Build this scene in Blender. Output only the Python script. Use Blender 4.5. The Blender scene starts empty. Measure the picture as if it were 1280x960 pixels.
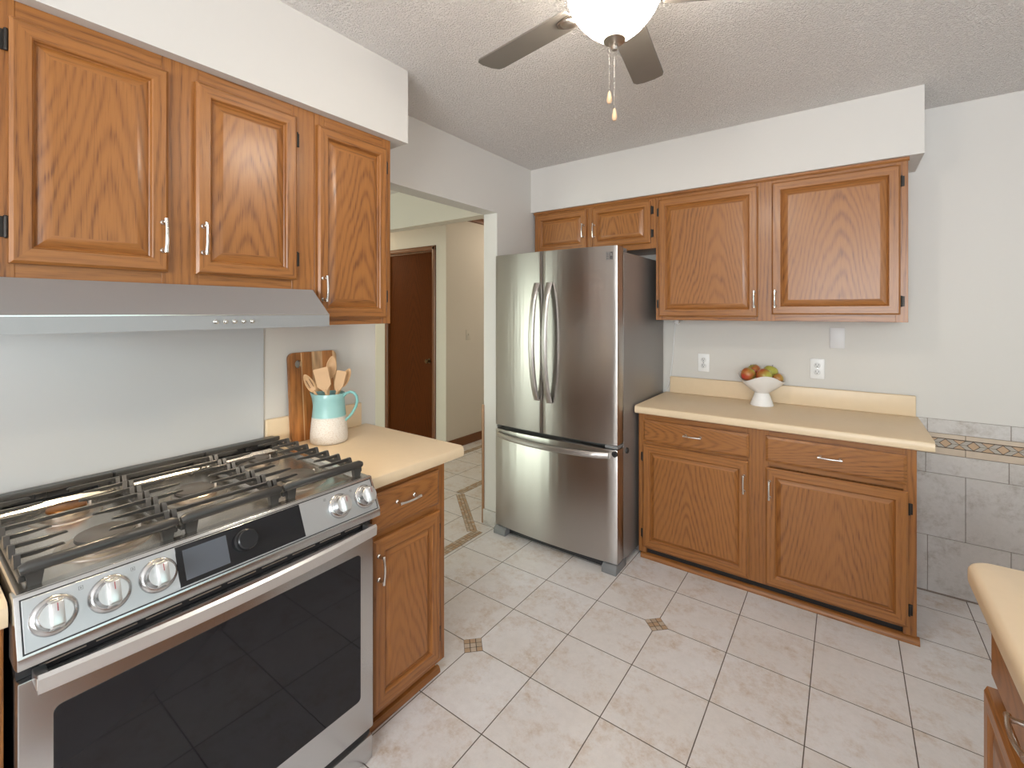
import bpy, bmesh, math, random
from mathutils import Vector, Matrix
random.seed(7)
PI = math.pi
R = math.radians
SC = bpy.context.scene
COL = SC.collection

# ------------------------------------------------------------------ camera, world, light, exposure
cam_d = bpy.data.cameras.new('camera')
cam = bpy.data.objects.new('camera', cam_d)
COL.objects.link(cam)
cam.location = (1.8703, -2.331, 1.4235)
cam.rotation_euler = (PI / 2, 0, 0.6273)
cam_d.sensor_fit = 'HORIZONTAL'
cam_d.sensor_width = 36.0
cam_d.lens = 36.0 * 571.73 / 1280
cam_d.shift_x = (640 - 643.38) / 1280
cam_d.shift_y = -(480 - 390.33) / 1280
cam_d.clip_start = 0.02
SC.camera = cam

SC.view_settings.view_transform = 'Standard'
SC.view_settings.look = 'None'
SC.view_settings.gamma = 1
SC.view_settings.use_curve_mapping = False
SC.view_settings.exposure = -0.17
SC.cycles.use_denoising = True
SC.cycles.max_bounces = 10
SC.cycles.diffuse_bounces = 5
SC.cycles.glossy_bounces = 5
SC.cycles.sample_clamp_indirect = 6.0


def area(name, loc, rot, sx, sy, power, color):
    d = bpy.data.lights.new(name, 'AREA')
    d.shape = 'RECTANGLE'
    d.size = sx
    d.size_y = sy
    d.energy = power
    d.color = color
    o = bpy.data.objects.new(name, d)
    COL.objects.link(o)
    o.location = loc
    o.rotation_euler = rot
    return o


# daylight through the windows of the room (behind the camera, on the right, and in the dining room)
area('daylight_window_front', (2.3, -4.72, 1.6), (R(124), 0, 0), 2.1, 1.4, 178, (0.93, 0.965, 1.0))
area('daylight_window_right', (4.22, -1.9, 1.5), (R(122), 0, R(90)), 2.0, 1.5, 18, (0.72, 0.87, 1.0))
area('daylight_patio_door', (-2.4, -4.12, 1.2), (R(90), 0, 0), 1.9, 2.2, 82, (0.91, 1.0, 0.87))
d = bpy.data.lights.new('hall_ceiling_lamp', 'POINT')
d.energy = 14
d.color = (1.0, 0.80, 0.55)
d.shadow_soft_size = 0.08
o = bpy.data.objects.new('hall_ceiling_lamp', d)
COL.objects.link(o)
o.location = (-3.3, 0.62, 2.30)
d = bpy.data.lights.new('hall_fill_light', 'POINT')  # added fill light, no visible fixture, brightens and warms the hall wall
d.energy = 16
d.color = (1.0, 0.86, 0.68)
d.shadow_soft_size = 0.08
o = bpy.data.objects.new('hall_fill_light', d)
COL.objects.link(o)
o.location = (-0.75, 2.3, 2.3)
HOOD_W = 1.8
FAN_EMIT = 48.0
FR_ROT = 0.25

world = bpy.data.worlds.new('world')
SC.world = world
world.use_nodes = True
wn = world.node_tree.nodes
wl = world.node_tree.links
bg = wn['Background']
tc = wn.new('ShaderNodeTexCoord')
sep = wn.new('ShaderNodeSeparateXYZ')
wl.new(tc.outputs['Generated'], sep.inputs[0])
rmp = wn.new('ShaderNodeValToRGB')
rmp.color_ramp.elements[0].position = 0.46
rmp.color_ramp.elements[0].color = (0.55, 0.60, 0.66, 1)
rmp.color_ramp.elements[1].position = 0.66
rmp.color_ramp.elements[1].color = (0.8, 0.9, 1.0, 1)
e = rmp.color_ramp.elements.new(0.5)
e.color = (0.25, 0.52, 0.22, 1)
e = rmp.color_ramp.elements.new(0.6)
e.color = (0.42, 0.80, 0.38, 1)
mp = wn.new('ShaderNodeMapRange')
mp.inputs[1].default_value = -1
mp.inputs[2].default_value = 1
wl.new(sep.outputs[2], mp.inputs[0])
wl.new(mp.outputs[0], rmp.inputs[0])
wl.new(rmp.outputs[0], bg.inputs[0])
bg.inputs[1].default_value = 1.2


# ------------------------------------------------------------------ materials
def newmat(name):
    m = bpy.data.materials.new(name)
    m.use_nodes = True
    nt = m.node_tree
    return m, nt.nodes, nt.links, nt.nodes['Principled BSDF']


def plain(name, col, rough=0.5, metal=0.0, spec=0.5, coat=0.0, bump=None, aniso=0.0, var=None, anrot=0.0, trans=0.0):
    """bump=(scale xyz, strength, distance); var=(scale, amount) a soft mottling"""
    m, n, l, b = newmat(name)
    b.inputs['Base Color'].default_value = (*col, 1)
    b.inputs['Roughness'].default_value = rough
    b.inputs['Metallic'].default_value = metal
    b.inputs['Specular IOR Level'].default_value = spec
    b.inputs['Coat Weight'].default_value = coat
    b.inputs['Coat Roughness'].default_value = 0.12
    b.inputs['Anisotropic'].default_value = aniso
    b.inputs['Anisotropic Rotation'].default_value = anrot
    b.inputs['Transmission Weight'].default_value = trans
    t = n.new('ShaderNodeTexCoord')
    if bump:
        mpn = n.new('ShaderNodeMapping')
        mpn.inputs['Scale'].default_value = bump[0]
        l.new(t.outputs['Object'], mpn.inputs[0])
        nz = n.new('ShaderNodeTexNoise')
        nz.inputs['Scale'].default_value = 1
        nz.inputs['Detail'].default_value = 4
        l.new(mpn.outputs[0], nz.inputs[0])
        bp = n.new('ShaderNodeBump')
        bp.inputs['Strength'].default_value = bump[1]
        bp.inputs['Distance'].default_value = bump[2]
        l.new(nz.outputs[0], bp.inputs['Height'])
        l.new(bp.outputs[0], b.inputs['Normal'])
    if var:
        nz = n.new('ShaderNodeTexNoise')
        nz.inputs['Scale'].default_value = var[0]
        nz.inputs['Detail'].default_value = 5
        l.new(t.outputs['Object'], nz.inputs[0])
        mx = n.new('ShaderNodeMix')
        mx.data_type = 'RGBA'
        mx.inputs[6].default_value = (*[c * (1 - var[1]) for c in col], 1)
        mx.inputs[7].default_value = (*[min(1, c * (1 + var[1])) for c in col], 1)
        l.new(nz.outputs[0], mx.inputs[0])
        l.new(mx.outputs[2], b.inputs['Base Color'])
    return m


def mathn(n, l, op, a, b=None):
    k = n.new('ShaderNodeMath')
    k.operation = op
    for i, v in enumerate((a, b)):
        if v is None:
            continue
        if isinstance(v, (int, float)):
            k.inputs[i].default_value = v
        else:
            l.new(v, k.inputs[i])
    return k.outputs[0]


def oak(name, axis='Z', cath=False, light=(0.36, 0.142, 0.034), dark=(0.115, 0.035, 0.008), rough=0.37, ring=0.021):
    m, n, l, b = newmat(name)
    b.inputs['Roughness'].default_value = rough
    b.inputs['Specular IOR Level'].default_value = 0.5 if rough < .5 else 0.12
    b.inputs['Coat Weight'].default_value = 0.13 if rough < .5 else 0.0
    b.inputs['Coat Roughness'].default_value = 0.2
    t = n.new('ShaderNodeTexCoord')
    oi = n.new('ShaderNodeObjectInfo')
    sc = n.new('ShaderNodeVectorMath')
    sc.operation = 'SCALE'
    sc.inputs[0].default_value = (1.7, 2.3, 5.1)
    l.new(oi.outputs['Random'], sc.inputs['Scale'])
    s = n.new('ShaderNodeSeparateXYZ')
    l.new(t.outputs['Object'], s.inputs[0])
    s2 = n.new('ShaderNodeSeparateXYZ')
    l.new(sc.outputs[0], s2.inputs[0])
    x, y, z = s.outputs
    g, a, c = {'Z': (z, x, y), 'X': (x, z, y), 'Y': (y, z, x)}[axis]
    gr = mathn(n, l, 'ADD', g, s2.outputs[2])
    ac = mathn(n, l, 'ADD', a, mathn(n, l, 'MULTIPLY', c, 0.8))
    ar = mathn(n, l, 'ADD', ac, s2.outputs[0])
    cr = mathn(n, l, 'ADD', c, s2.outputs[1])

    def vec(ka, kc, kg):
        v = n.new('ShaderNodeCombineXYZ')
        l.new(mathn(n, l, 'MULTIPLY', ar, ka), v.inputs[0])
        l.new(mathn(n, l, 'MULTIPLY', cr, kc), v.inputs[1])
        l.new(mathn(n, l, 'MULTIPLY', gr, kg), v.inputs[2])
        return v.outputs[0]

    def noise(v, detail=3.0):
        k = n.new('ShaderNodeTexNoise')
        k.inputs['Scale'].default_value = 1
        k.inputs['Detail'].default_value = detail
        l.new(v, k.inputs[0])
        return k.outputs[0]
    lo = noise(vec(7, 7, 1.6), 2)
    if cath:
        off = mathn(n, l, 'MULTIPLY', mathn(n, l, 'SUBTRACT', s2.outputs[1], 1.1), 0.05)
        a2 = mathn(n, l, 'ADD', ac, off)
        f = mathn(n, l, 'ADD', mathn(n, l, 'SQRT', mathn(n, l, 'ADD', mathn(n, l, 'MULTIPLY', a2, a2), 0.0009)),
                  mathn(n, l, 'MULTIPLY', gr, 0.20))
        f = mathn(n, l, 'ADD', f, mathn(n, l, 'MULTIPLY', lo, 0.10))
    else:
        f = mathn(n, l, 'ADD', ar, mathn(n, l, 'MULTIPLY', lo, 0.075))
    f = mathn(n, l, 'ADD', f, mathn(n, l, 'MULTIPLY', noise(vec(70, 70, 9), 2), 0.010))
    wv = mathn(n, l, 'SINE', mathn(n, l, 'MULTIPLY', f, 2 * PI / ring))
    wv = mathn(n, l, 'MULTIPLY', mathn(n, l, 'ADD', wv, 1.0), 0.5)
    wv = mathn(n, l, 'POWER', wv, 2.2)
    wv = mathn(n, l, 'MULTIPLY', wv, mathn(n, l, 'ADD', mathn(n, l, 'MULTIPLY', noise(vec(9, 9, 1.2), 2), 1.5), -0.2))
    pores = noise(vec(420, 420, 14), 2)
    pr = n.new('ShaderNodeMapRange')
    pr.inputs[1].default_value = 0.5
    pr.inputs[2].default_value = 0.72
    l.new(pores, pr.inputs[0])
    pm = mathn(n, l, 'MULTIPLY', pr.outputs[0], mathn(n, l, 'ADD', mathn(n, l, 'MULTIPLY', wv, 0.6), 0.35))
    fac = mathn(n, l, 'ADD', mathn(n, l, 'MULTIPLY', wv, 0.52), mathn(n, l, 'MULTIPLY', pm, 0.8))
    fac = mathn(n, l, 'ADD', fac, mathn(n, l, 'MULTIPLY', noise(vec(3, 3, .7), 2), 0.25))
    cl = n.new('ShaderNodeClamp')
    l.new(fac, cl.inputs[0])
    mx = n.new('ShaderNodeMix')
    mx.data_type = 'RGBA'
    mx.inputs[6].default_value = (*light, 1)
    mx.inputs[7].default_value = (*dark, 1)
    l.new(cl.outputs[0], mx.inputs[0])
    l.new(mx.outputs[2], b.inputs['Base Color'])
    bp = n.new('ShaderNodeBump')
    bp.inputs['Strength'].default_value = 0.12
    bp.inputs['Distance'].default_value = 0.001
    bp.invert = True
    l.new(cl.outputs[0], bp.inputs['Height'])
    l.new(bp.outputs[0], b.inputs['Normal'])
    return m


OV = oak('oak_vertical', 'Z')
OH = oak('oak_horizontal', 'X')
OP = oak('oak_panel', 'Z', True)
OD = oak('oak_drawer', 'X', True, ring=0.016)
OY = oak('oak_depth', 'Y')
OAK = [OV, OH, OP]
DOORWOOD = oak('stained_door_wood', 'Z', True, light=(0.115, 0.028, 0.003), dark=(0.055, 0.012, 0.001), rough=0.7, ring=0.03)
TRIMWOOD = oak('stained_trim_wood', 'Z', light=(0.20, 0.068, 0.018), dark=(0.11, 0.034, 0.009), rough=0.4)
TRIMWOODH = oak('stained_trim_wood_flat', 'X', light=(0.20, 0.068, 0.018), dark=(0.11, 0.034, 0.009), rough=0.4)
WALL = plain('wall_paint', (0.625, 0.60, 0.565), 0.55, bump=((220, 220, 220), 0.06, 0.001))
SOFF = WALL
HALLW = plain('hall_paint', (0.71, 0.655, 0.575), 0.6)
LAM = plain('laminate', (0.71, 0.555, 0.375), 0.36, var=(40, 0.03))
LAMTOP = LAM
STEEL = plain('brushed_steel', (0.57, 0.575, 0.58), 0.26, 1.0, bump=((8, 900, 900), 0.05, 0.0006), aniso=0.5)
FRSTEEL = plain('fridge_steel', (0.50, 0.475, 0.455), 0.30, 1.0, bump=((9, 9, 0.9), 0.10, 0.012), aniso=0.9, anrot=0.0)
def set_tangent(m, axis, rot):
    n, l = m.node_tree.nodes, m.node_tree.links
    tg = n.new('ShaderNodeTangent')
    tg.direction_type = 'RADIAL'
    tg.axis = axis
    l.new(tg.outputs[0], n['Principled BSDF'].inputs['Tangent'])
    n['Principled BSDF'].inputs['Anisotropic Rotation'].default_value = rot


set_tangent(FRSTEEL, 'Z', FR_ROT)
FRSIDE = plain('fridge_side_paint', (0.30, 0.28, 0.268), 0.38, 0.55, bump=((300, 300, 300), 0.08, 0.0006))
HANDST = plain('fridge_handle_steel', (0.50, 0.475, 0.455), 0.36, 1.0)
CHROME = plain('satin_nickel', (0.72, 0.70, 0.67), 0.22, 1.0)
BRONZE = plain('dark_hinge_metal', (0.035, 0.03, 0.026), 0.45, 0.6)
BLACKM = plain('black_enamel', (0.018, 0.018, 0.02), 0.3)
IRON = plain('cast_iron', (0.032, 0.030, 0.028), 0.34, 0.0, 0.7, bump=((500, 500, 500), 0.25, 0.0006))
GLASSB = plain('oven_glass', (0.010, 0.010, 0.013), 0.035, 0.0, 0.36)
SCREEN = plain('display_glass', (0.012, 0.012, 0.014), 0.08)
LCD = plain('lcd_panel', (0.10, 0.11, 0.13), 0.15)
HOODST = plain('hood_steel', (0.36, 0.36, 0.365), 0.45, 0.55, bump=((8, 900, 900), 0.04, 0.0005), aniso=0.4)
COOKTOP = plain('cooktop_steel', (0.68, 0.645, 0.60), 0.27, 1.0, bump=((6, 500, 500), 0.04, 0.0005))
PANELST = plain('control_panel_steel', (0.62, 0.63, 0.645), 0.33, 0.9, bump=((6, 900, 900), 0.03, 0.0004))
KNOBST = plain('knob_steel', (0.74, 0.74, 0.74), 0.33, 1.0)
RED = plain('red_mark', (0.34, 0.05, 0.06), 0.4)
GREY = plain('grey_plastic', (0.20, 0.205, 0.21), 0.45)
DARKG = plain('dark_plastic', (0.02, 0.02, 0.022), 0.4)
WHITEP = plain('white_plastic', (0.80, 0.80, 0.80), 0.35)
PLATE2 = plain('painted_plate', (0.70, 0.69, 0.70), 0.4)
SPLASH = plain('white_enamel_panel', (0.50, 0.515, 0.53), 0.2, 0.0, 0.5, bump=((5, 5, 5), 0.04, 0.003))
CERAM = plain('white_ceramic', (0.82, 0.80, 0.79), 0.16)
WOODU = plain('pale_beech', (0.62, 0.38, 0.20), 0.55, bump=((300, 300, 10), 0.1, 0.0004), var=(18, 0.12))
CAPREFL = plain('cap_copper_reflection', (0.40, 0.16, 0.045), 0.3, 1.0, var=(60, 0.4))  # brown reflection on the rear left burner cap, put into its colour
CAPM = plain('burner_cap_enamel', (0.075, 0.07, 0.068), 0.4, var=(30, 0.2))
BURN = plain('burner_aluminium', (0.52, 0.47, 0.42), 0.35, 1.0)
BLADE = plain('fan_blade_grey', (0.175, 0.155, 0.135), 0.42, var=(12, 0.1))
NICK = plain('fan_nickel', (0.50, 0.45, 0.40), 0.3, 1.0)
STEM = plain('apple_stem', (0.07, 0.04, 0.02), 0.7)
KNOBW = plain('pull_knob_wood', (0.72, 0.47, 0.28), 0.5)
TOESHADE = plain('toe_shadow_board', (0.012, 0.010, 0.010), 0.7)  # near-black colour paints in the shadow of the toe recess
GREENM = plain('door_frame_white', (0.8, 0.8, 0.8), 0.4)


def ceiling_mat():
    m, n, l, b = newmat('popcorn_ceiling')
    b.inputs['Base Color'].default_value = (0.89, 0.85, 0.815, 1)
    b.inputs['Roughness'].default_value = 0.9
    t = n.new('ShaderNodeTexCoord')
    nz = n.new('ShaderNodeTexNoise')
    nz.inputs['Scale'].default_value = 135
    nz.inputs['Detail'].default_value = 3
    nz.inputs['Roughness'].default_value = 0.6
    l.new(t.outputs['Object'], nz.inputs[0])
    rp = n.new('ShaderNodeMapRange')
    rp.inputs[1].default_value = 0.42
    rp.inputs[2].default_value = 0.68
    l.new(nz.outputs[0], rp.inputs[0])
    bp = n.new('ShaderNodeBump')
    bp.inputs['Strength'].default_value = 0.9
    bp.inputs['Distance'].default_value = 0.0075
    l.new(rp.outputs[0], bp.inputs['Height'])
    l.new(bp.outputs[0], b.inputs['Normal'])
    return m


CEIL = ceiling_mat()
TX0, TY0, TT = 0.2841, -0.5579, 0.2949


def stone(name, base, blotch, grout=None, rough=0.33, sc=1.0):
    """mottled ceramic tile; with grout it also draws the square tile joints on the floor plane"""
    m, n, l, b = newmat(name)
    t = n.new('ShaderNodeTexCoord')
    vsrc = t.outputs['Object']
    s = n.new('ShaderNodeSeparateXYZ')
    l.new(vsrc, s.inputs[0])
    if grout:
        tx = mathn(n, l, 'DIVIDE', mathn(n, l, 'SUBTRACT', s.outputs[0], TX0), TT)
        ty = mathn(n, l, 'DIVIDE', mathn(n, l, 'SUBTRACT', s.outputs[1], TY0), TT)
        ix, iy = mathn(n, l, 'FLOOR', tx), mathn(n, l, 'FLOOR', ty)
        fx, fy = mathn(n, l, 'SUBTRACT', tx, ix), mathn(n, l, 'SUBTRACT', ty, iy)
        ex = mathn(n, l, 'SUBTRACT', 0.5, mathn(n, l, 'ABSOLUTE', mathn(n, l, 'SUBTRACT', fx, 0.5)))
        ey = mathn(n, l, 'SUBTRACT', 0.5, mathn(n, l, 'ABSOLUTE', mathn(n, l, 'SUBTRACT', fy, 0.5)))
        ed = mathn(n, l, 'MINIMUM', ex, ey)
        gm = n.new('ShaderNodeMapRange')
        gm.inputs[1].default_value = 0.0045
        gm.inputs[2].default_value = 0.0075
        l.new(ed, gm.inputs[0])
        tile = gm.outputs[0]
        cb = n.new('ShaderNodeCombineXYZ')
        l.new(ix, cb.inputs[0])
        l.new(iy, cb.inputs[1])
        wn_ = n.new('ShaderNodeTexWhiteNoise')
        wn_.noise_dimensions = '2D'
        l.new(cb.outputs[0], wn_.inputs['Vector'])
        off = n.new('ShaderNodeVectorMath')
        off.operation = 'MULTIPLY_ADD'
        l.new(wn_.outputs['Color'], off.inputs[0])
        off.inputs[1].default_value = (9, 9, 9)
        l.new(vsrc, off.inputs[2])
        vsrc = off.outputs[0]

    def noise(scale, detail, rgh=0.6):
        k = n.new('ShaderNodeTexNoise')
        k.inputs['Scale'].default_value = scale * sc
        k.inputs['Detail'].default_value = detail
        k.inputs['Roughness'].default_value = rgh
        l.new(vsrc, k.inputs[0])
        return k.outputs[0]

    def rng(v, a, c):
        k = n.new('ShaderNodeMapRange')
        k.inputs[1].default_value = a
        k.inputs[2].default_value = c
        l.new(v, k.inputs[0])
        return k.outputs[0]

    def mix(f, c1, c2):
        k = n.new('ShaderNodeMix')
        k.data_type = 'RGBA'
        l.new(f, k.inputs[0])
        for i, c in ((6, c1), (7, c2)):
            if isinstance(c, tuple):
                k.inputs[i].default_value = (*c, 1)
            else:
                l.new(c, k.inputs[i])
        return k.outputs[2]
    big = rng(noise(7, 8, 0.72), 0.47, 0.68)
    fine = rng(noise(32, 8, 0.78), 0.40, 0.66)
    f1 = mathn(n, l, 'MULTIPLY', big, mathn(n, l, 'ADD', mathn(n, l, 'MULTIPLY', fine, 0.8), 0.3))
    cool = rng(noise(3.5, 4), 0.4, 0.65)
    c0 = mix(cool, base, tuple(min(1, c * k) for c, k in zip(base, (1.06, 1.09, 1.13))))
    c1 = mix(mathn(n, l, 'MULTIPLY', fine, 0.20), c0, tuple(c * 0.62 for c in base))
    c2 = mix(mathn(n, l, 'MULTIPLY', f1, 0.9), c1, blotch)
    if grout:
        c2 = mix(tile, grout, c2)
        bp = n.new('ShaderNodeBump')
        bp.inputs['Strength'].default_value = 0.5
        bp.inputs['Distance'].default_value = 0.002
        l.new(tile, bp.inputs['Height'])
        l.new(bp.outputs[0], b.inputs['Normal'])
        l.new(mathn(n, l, 'SUBTRACT', 0.75, mathn(n, l, 'MULTIPLY', tile, 0.75 - rough)), b.inputs['Roughness'])
    else:
        b.inputs['Roughness'].default_value = rough
    l.new(c2, b.inputs['Base Color'])
    return m


FLOOR = stone('floor_tile', (0.76, 0.73, 0.71), (0.52, 0.385, 0.26), (0.115, 0.09, 0.072))
WTILE = stone('wall_tile', (0.57, 0.535, 0.505), (0.31, 0.26, 0.21), None, 0.4, 1.3)
GROUT = plain('dark_grout', (0.085, 0.062, 0.05), 0.9)
WGROUT = plain('wall_grout', (0.25, 0.20, 0.165), 0.9)
MOS = [plain('mosaic_tan', (0.47, 0.32, 0.20), 0.45, var=(30, .15)), plain('mosaic_cream', (0.55, 0.45, 0.35), 0.45, var=(30, .15)),
       plain('mosaic_beige', (0.46, 0.36, 0.26), 0.45, var=(30, .15))]


# ------------------------------------------------------------------ mesh helpers
CENTRED = {}     # parts whose origin sits at their own middle


class MB:
    def __init__(self):
        self.bm = bmesh.new()

    def _merge(self, t, mat=0, M=None):
        for f in t.faces:
            f.material_index = mat if mat is not None else f.material_index
        if M is not None:
            t.transform(M)
        me = bpy.data.meshes.new('tmp')
        t.to_mesh(me)
        t.free()
        self.bm.from_mesh(me)
        bpy.data.meshes.remove(me)

    def box(self, x0, x1, y0, y1, z0, z1, bev=0.0, mat=0, seg=2, M=None):
        t = bmesh.new()
        bmesh.ops.create_cube(t, size=1)
        for v in t.verts:
            v.co = Vector(((x0 + x1) / 2 + v.co.x * (x1 - x0), (y0 + y1) / 2 + v.co.y * (y1 - y0), (z0 + z1) / 2 + v.co.z * (z1 - z0)))
        if bev > 0:
            bmesh.ops.bevel(t, geom=t.edges[:], offset=bev, segments=seg, affect='EDGES', profile=0.5)
        self._merge(t, mat, M)
        return self

    def prism(self, poly, axis, a0, a1, mat=0, bev=0.0, M=None, seg=2):
        """poly: list of 2D points in the other two axes (order x,y / x,z / y,z), extruded along axis"""
        t = bmesh.new()

        def p3(p, a):
            return {'x': (a, p[0], p[1]), 'y': (p[0], a, p[1]), 'z': (p[0], p[1], a)}[axis]
        v0 = [t.verts.new(p3(p, a0)) for p in poly]
        v1 = [t.verts.new(p3(p, a1)) for p in poly]
        t.faces.new(v0)
        t.faces.new(v1[::-1])
        k = len(poly)
        for i in range(k):
            t.faces.new((v0[i], v1[i], v1[(i + 1) % k], v0[(i + 1) % k]))
        bmesh.ops.recalc_face_normals(t, faces=t.faces[:])
        if bev > 0:
            bmesh.ops.bevel(t, geom=t.edges[:], offset=bev, segments=seg, affect='EDGES', profile=0.5)
        self._merge(t, mat, M)
        return self

    def tube(self, pts, r, seg=10, mat=0, M=None, flat=1.0):
        """swept tube; r a number or a list; flat squeezes the section's second axis"""
        t = bmesh.new()
        pts = [Vector(p) for p in pts]
        rs = r if isinstance(r, (list, tuple)) else [r] * len(pts)
        up = Vector((0, 0, 1))
        rings = []
        prev = None
        for i, p in enumerate(pts):
            d = (pts[min(i + 1, len(pts) - 1)] - pts[max(i - 1, 0)]).normalized()
            if prev is None:
                a = d.cross(up)
                if a.length < 1e-3:
                    a = d.cross(Vector((0, 1, 0)))
                a.normalize()
            else:
                a = (prev - d * prev.dot(d)).normalized()
            prev = a
            c = d.cross(a).normalized()
            rings.append([t.verts.new(p + a * (math.cos(2 * PI * k / seg) * rs[i]) + c * (math.sin(2 * PI * k / seg) * rs[i] * flat)) for k in range(seg)])
        for i in range(len(rings) - 1):
            for k in range(seg):
                t.faces.new((rings[i][k], rings[i][(k + 1) % seg], rings[i + 1][(k + 1) % seg], rings[i + 1][k]))
        t.faces.new(rings[0][::-1])
        t.faces.new(rings[-1])
        bmesh.ops.recalc_face_normals(t, faces=t.faces[:])
        self._merge(t, mat, M)
        return self

    def lathe(self, prof, c=(0, 0, 0), seg=32, mat=0, M=None, wob=None):
        """prof: (r, z) list; wob(theta, r, z) -> (r, z)"""
        t = bmesh.new()
        rings = []
        for r, z in prof:
            if r < 1e-6:
                rings.append([t.verts.new((c[0], c[1], c[2] + z))])
            else:
                ring = []
                for k in range(seg):
                    th = 2 * PI * k / seg
                    rr, zz = wob(th, r, z) if wob else (r, z)
                    ring.append(t.verts.new((c[0] + rr * math.cos(th), c[1] + rr * math.sin(th), c[2] + zz)))
                rings.append(ring)
        for i in range(len(rings) - 1):
            a, b_ = rings[i], rings[i + 1]
            if len(a) == 1 and len(b_) == 1:
                continue
            for k in range(seg):
                k2 = (k + 1) % seg
                if len(a) == 1:
                    t.faces.new((a[0], b_[k], b_[k2]))
                elif len(b_) == 1:
                    t.faces.new((a[k], a[k2], b_[0]))
                else:
                    t.faces.new((a[k], a[k2], b_[k2], b_[k]))
        bmesh.ops.recalc_face_normals(t, faces=t.faces[:])
        self._merge(t, mat, M)
        return self

    def poly(self, pts, mat=0):
        f = self.bm.faces.new([self.bm.verts.new(p) for p in pts])
        f.material_index = mat
        return self

    def build(self, name, mats, parent=None, smooth=35, centre=False):
        c = Vector((0, 0, 0))
        if centre:
            lo = [min(v.co[i] for v in self.bm.verts) for i in range(3)]
            hi = [max(v.co[i] for v in self.bm.verts) for i in range(3)]
            c = Vector([(a + b) / 2 for a, b in zip(lo, hi)])
            self.bm.transform(Matrix.Translation(-c))
        me = bpy.data.meshes.new(name)
        self.bm.to_mesh(me)
        self.bm.free()
        for m in (mats if isinstance(mats, (list, tuple)) else [mats]):
            me.materials.append(m)
        if smooth:
            me.polygons.foreach_set('use_smooth', [True] * len(me.polygons))
            me.set_sharp_from_angle(angle=R(smooth))
        o = bpy.data.objects.new(name, me)
        COL.objects.link(o)
        if parent:
            o.parent = parent
        o.location = c - CENTRED.get(parent.name if parent else '', Vector((0, 0, 0)))
        if centre:
            CENTRED[o.name] = c
        return o


def tag(o, label, cat, group=None):
    o['label'] = label
    o['category'] = cat
    if group:
        o['group'] = group
    return o


def thing(name, label, cat, loc=(0, 0, 0), rz=0.0, group=None):
    o = bpy.data.objects.new(name, None)
    o.empty_display_size = 0.05
    COL.objects.link(o)
    o.location = loc
    o.rotation_euler = (0, 0, rz)
    return tag(o, label, cat, group)


def struct(o):
    o['kind'] = 'structure'
    return o


def axis_m(origin, direction):
    """matrix turning +Z into direction at origin"""
    d = Vector(direction).normalized()
    return Matrix.Translation(Vector(origin)) @ d.to_track_quat('Z', 'Y').to_matrix().to_4x4()


# ------------------------------------------------------------------ setting
CZ, SZ = 2.462, 2.150        # ceiling, soffit bottom
DY = 0.80                    # back wall
DW0, DW1, DWH = -0.916, 0.05, 2.081   # doorway in the left wall
WT = 0.113
XR, YF = 4.1, -4.6           # right wall, wall behind the camera

# floor with its mosaic inlays
fm = MB()
fm.box(-4.5, XR + 0.2, YF - 0.2, 3.4, -0.06, 0.0)


def mosaic_diamond(cx, cy):
    h = 0.0385
    M = Matrix.Translation((cx, cy, 0)) @ Matrix.Rotation(PI / 4, 4, 'Z')
    fm.box(-h, h, -h, h, 0, 0.0006, mat=1, M=M)
    s = 2 * h / 3
    for i in range(3):
        for j in range(3):
            fm.box(-h + i * s + .0016, -h + (i + 1) * s - .0016, -h + j * s + .0016, -h + (j + 1) * s - .0016, 0, 0.0012, mat=2 + random.choice([0, 0, 1, 1, 2]), M=M)


for a in range(-4, 7):
    for b in range(-4, 6):
        i, j = 1 + 2 * a + 4 * b, -1 + 2 * a - 2 * b
        x, y = TX0 + i * TT, TY0 + j * TT
        if 0.15 < x < 3.9 and -4.4 < y < 0.6:
            mosaic_diamond(x, y)


def mosaic_strip(p0, p1, w=0.066):
    p0, p1 = Vector(p0), Vector(p1)
    L = (p1 - p0).length
    ang = math.atan2(p1.y - p0.y, p1.x - p0.x)
    M = Matrix.Translation((p0.x, p0.y, 0)) @ Matrix.Rotation(ang, 4, 'Z')
    fm.box(0, L, -w / 2, w / 2, 0, 0.0006, mat=1, M=M)
    nL = max(1, round(L / 0.027))
    s = L / nL
    for i in range(nL):
        for j in range(3):
            q = w / 3
            fm.box(i * s + .0013, (i + 1) * s - .0013, -w / 2 + j * q + .0013, -w / 2 + (j + 1) * q - .0013, 0, 0.0012, mat=2 + random.choice([0, 1, 2]), M=M)


mosaic_strip((-0.066, -1.6, 0), (-0.066, -0.06, 0))
mosaic_strip((-0.10, -0.085, 0), (-0.575, 0.315, 0))
mosaic_strip((-0.600, 0.33, 0), (-0.600, 2.2, 0))
mosaic_strip((-1.265, 0.35, 0), (-1.265, 2.4, 0))
struct(fm.build('floor', [FLOOR, GROUT] + MOS, smooth=0))

cm = MB()
cm.box(-4.5, XR + 0.2, YF - 0.2, 3.4, CZ, CZ + 0.06)
struct(cm.build('ceiling', CEIL, smooth=0))

w = MB()
w.box(-WT, 0, YF - 0.2, DW0, 0, CZ)
w.box(-WT, 0, DW0, DW1, DWH, CZ)
w.box(-WT, 0, DW1, 3.4, 0, CZ)
struct(w.build('wall_left', WALL, smooth=0))
w = MB()
w.box(0, XR + 0.2, DY, DY + 0.12, 0, CZ)
struct(w.build('wall_back', WALL, smooth=0))
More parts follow.
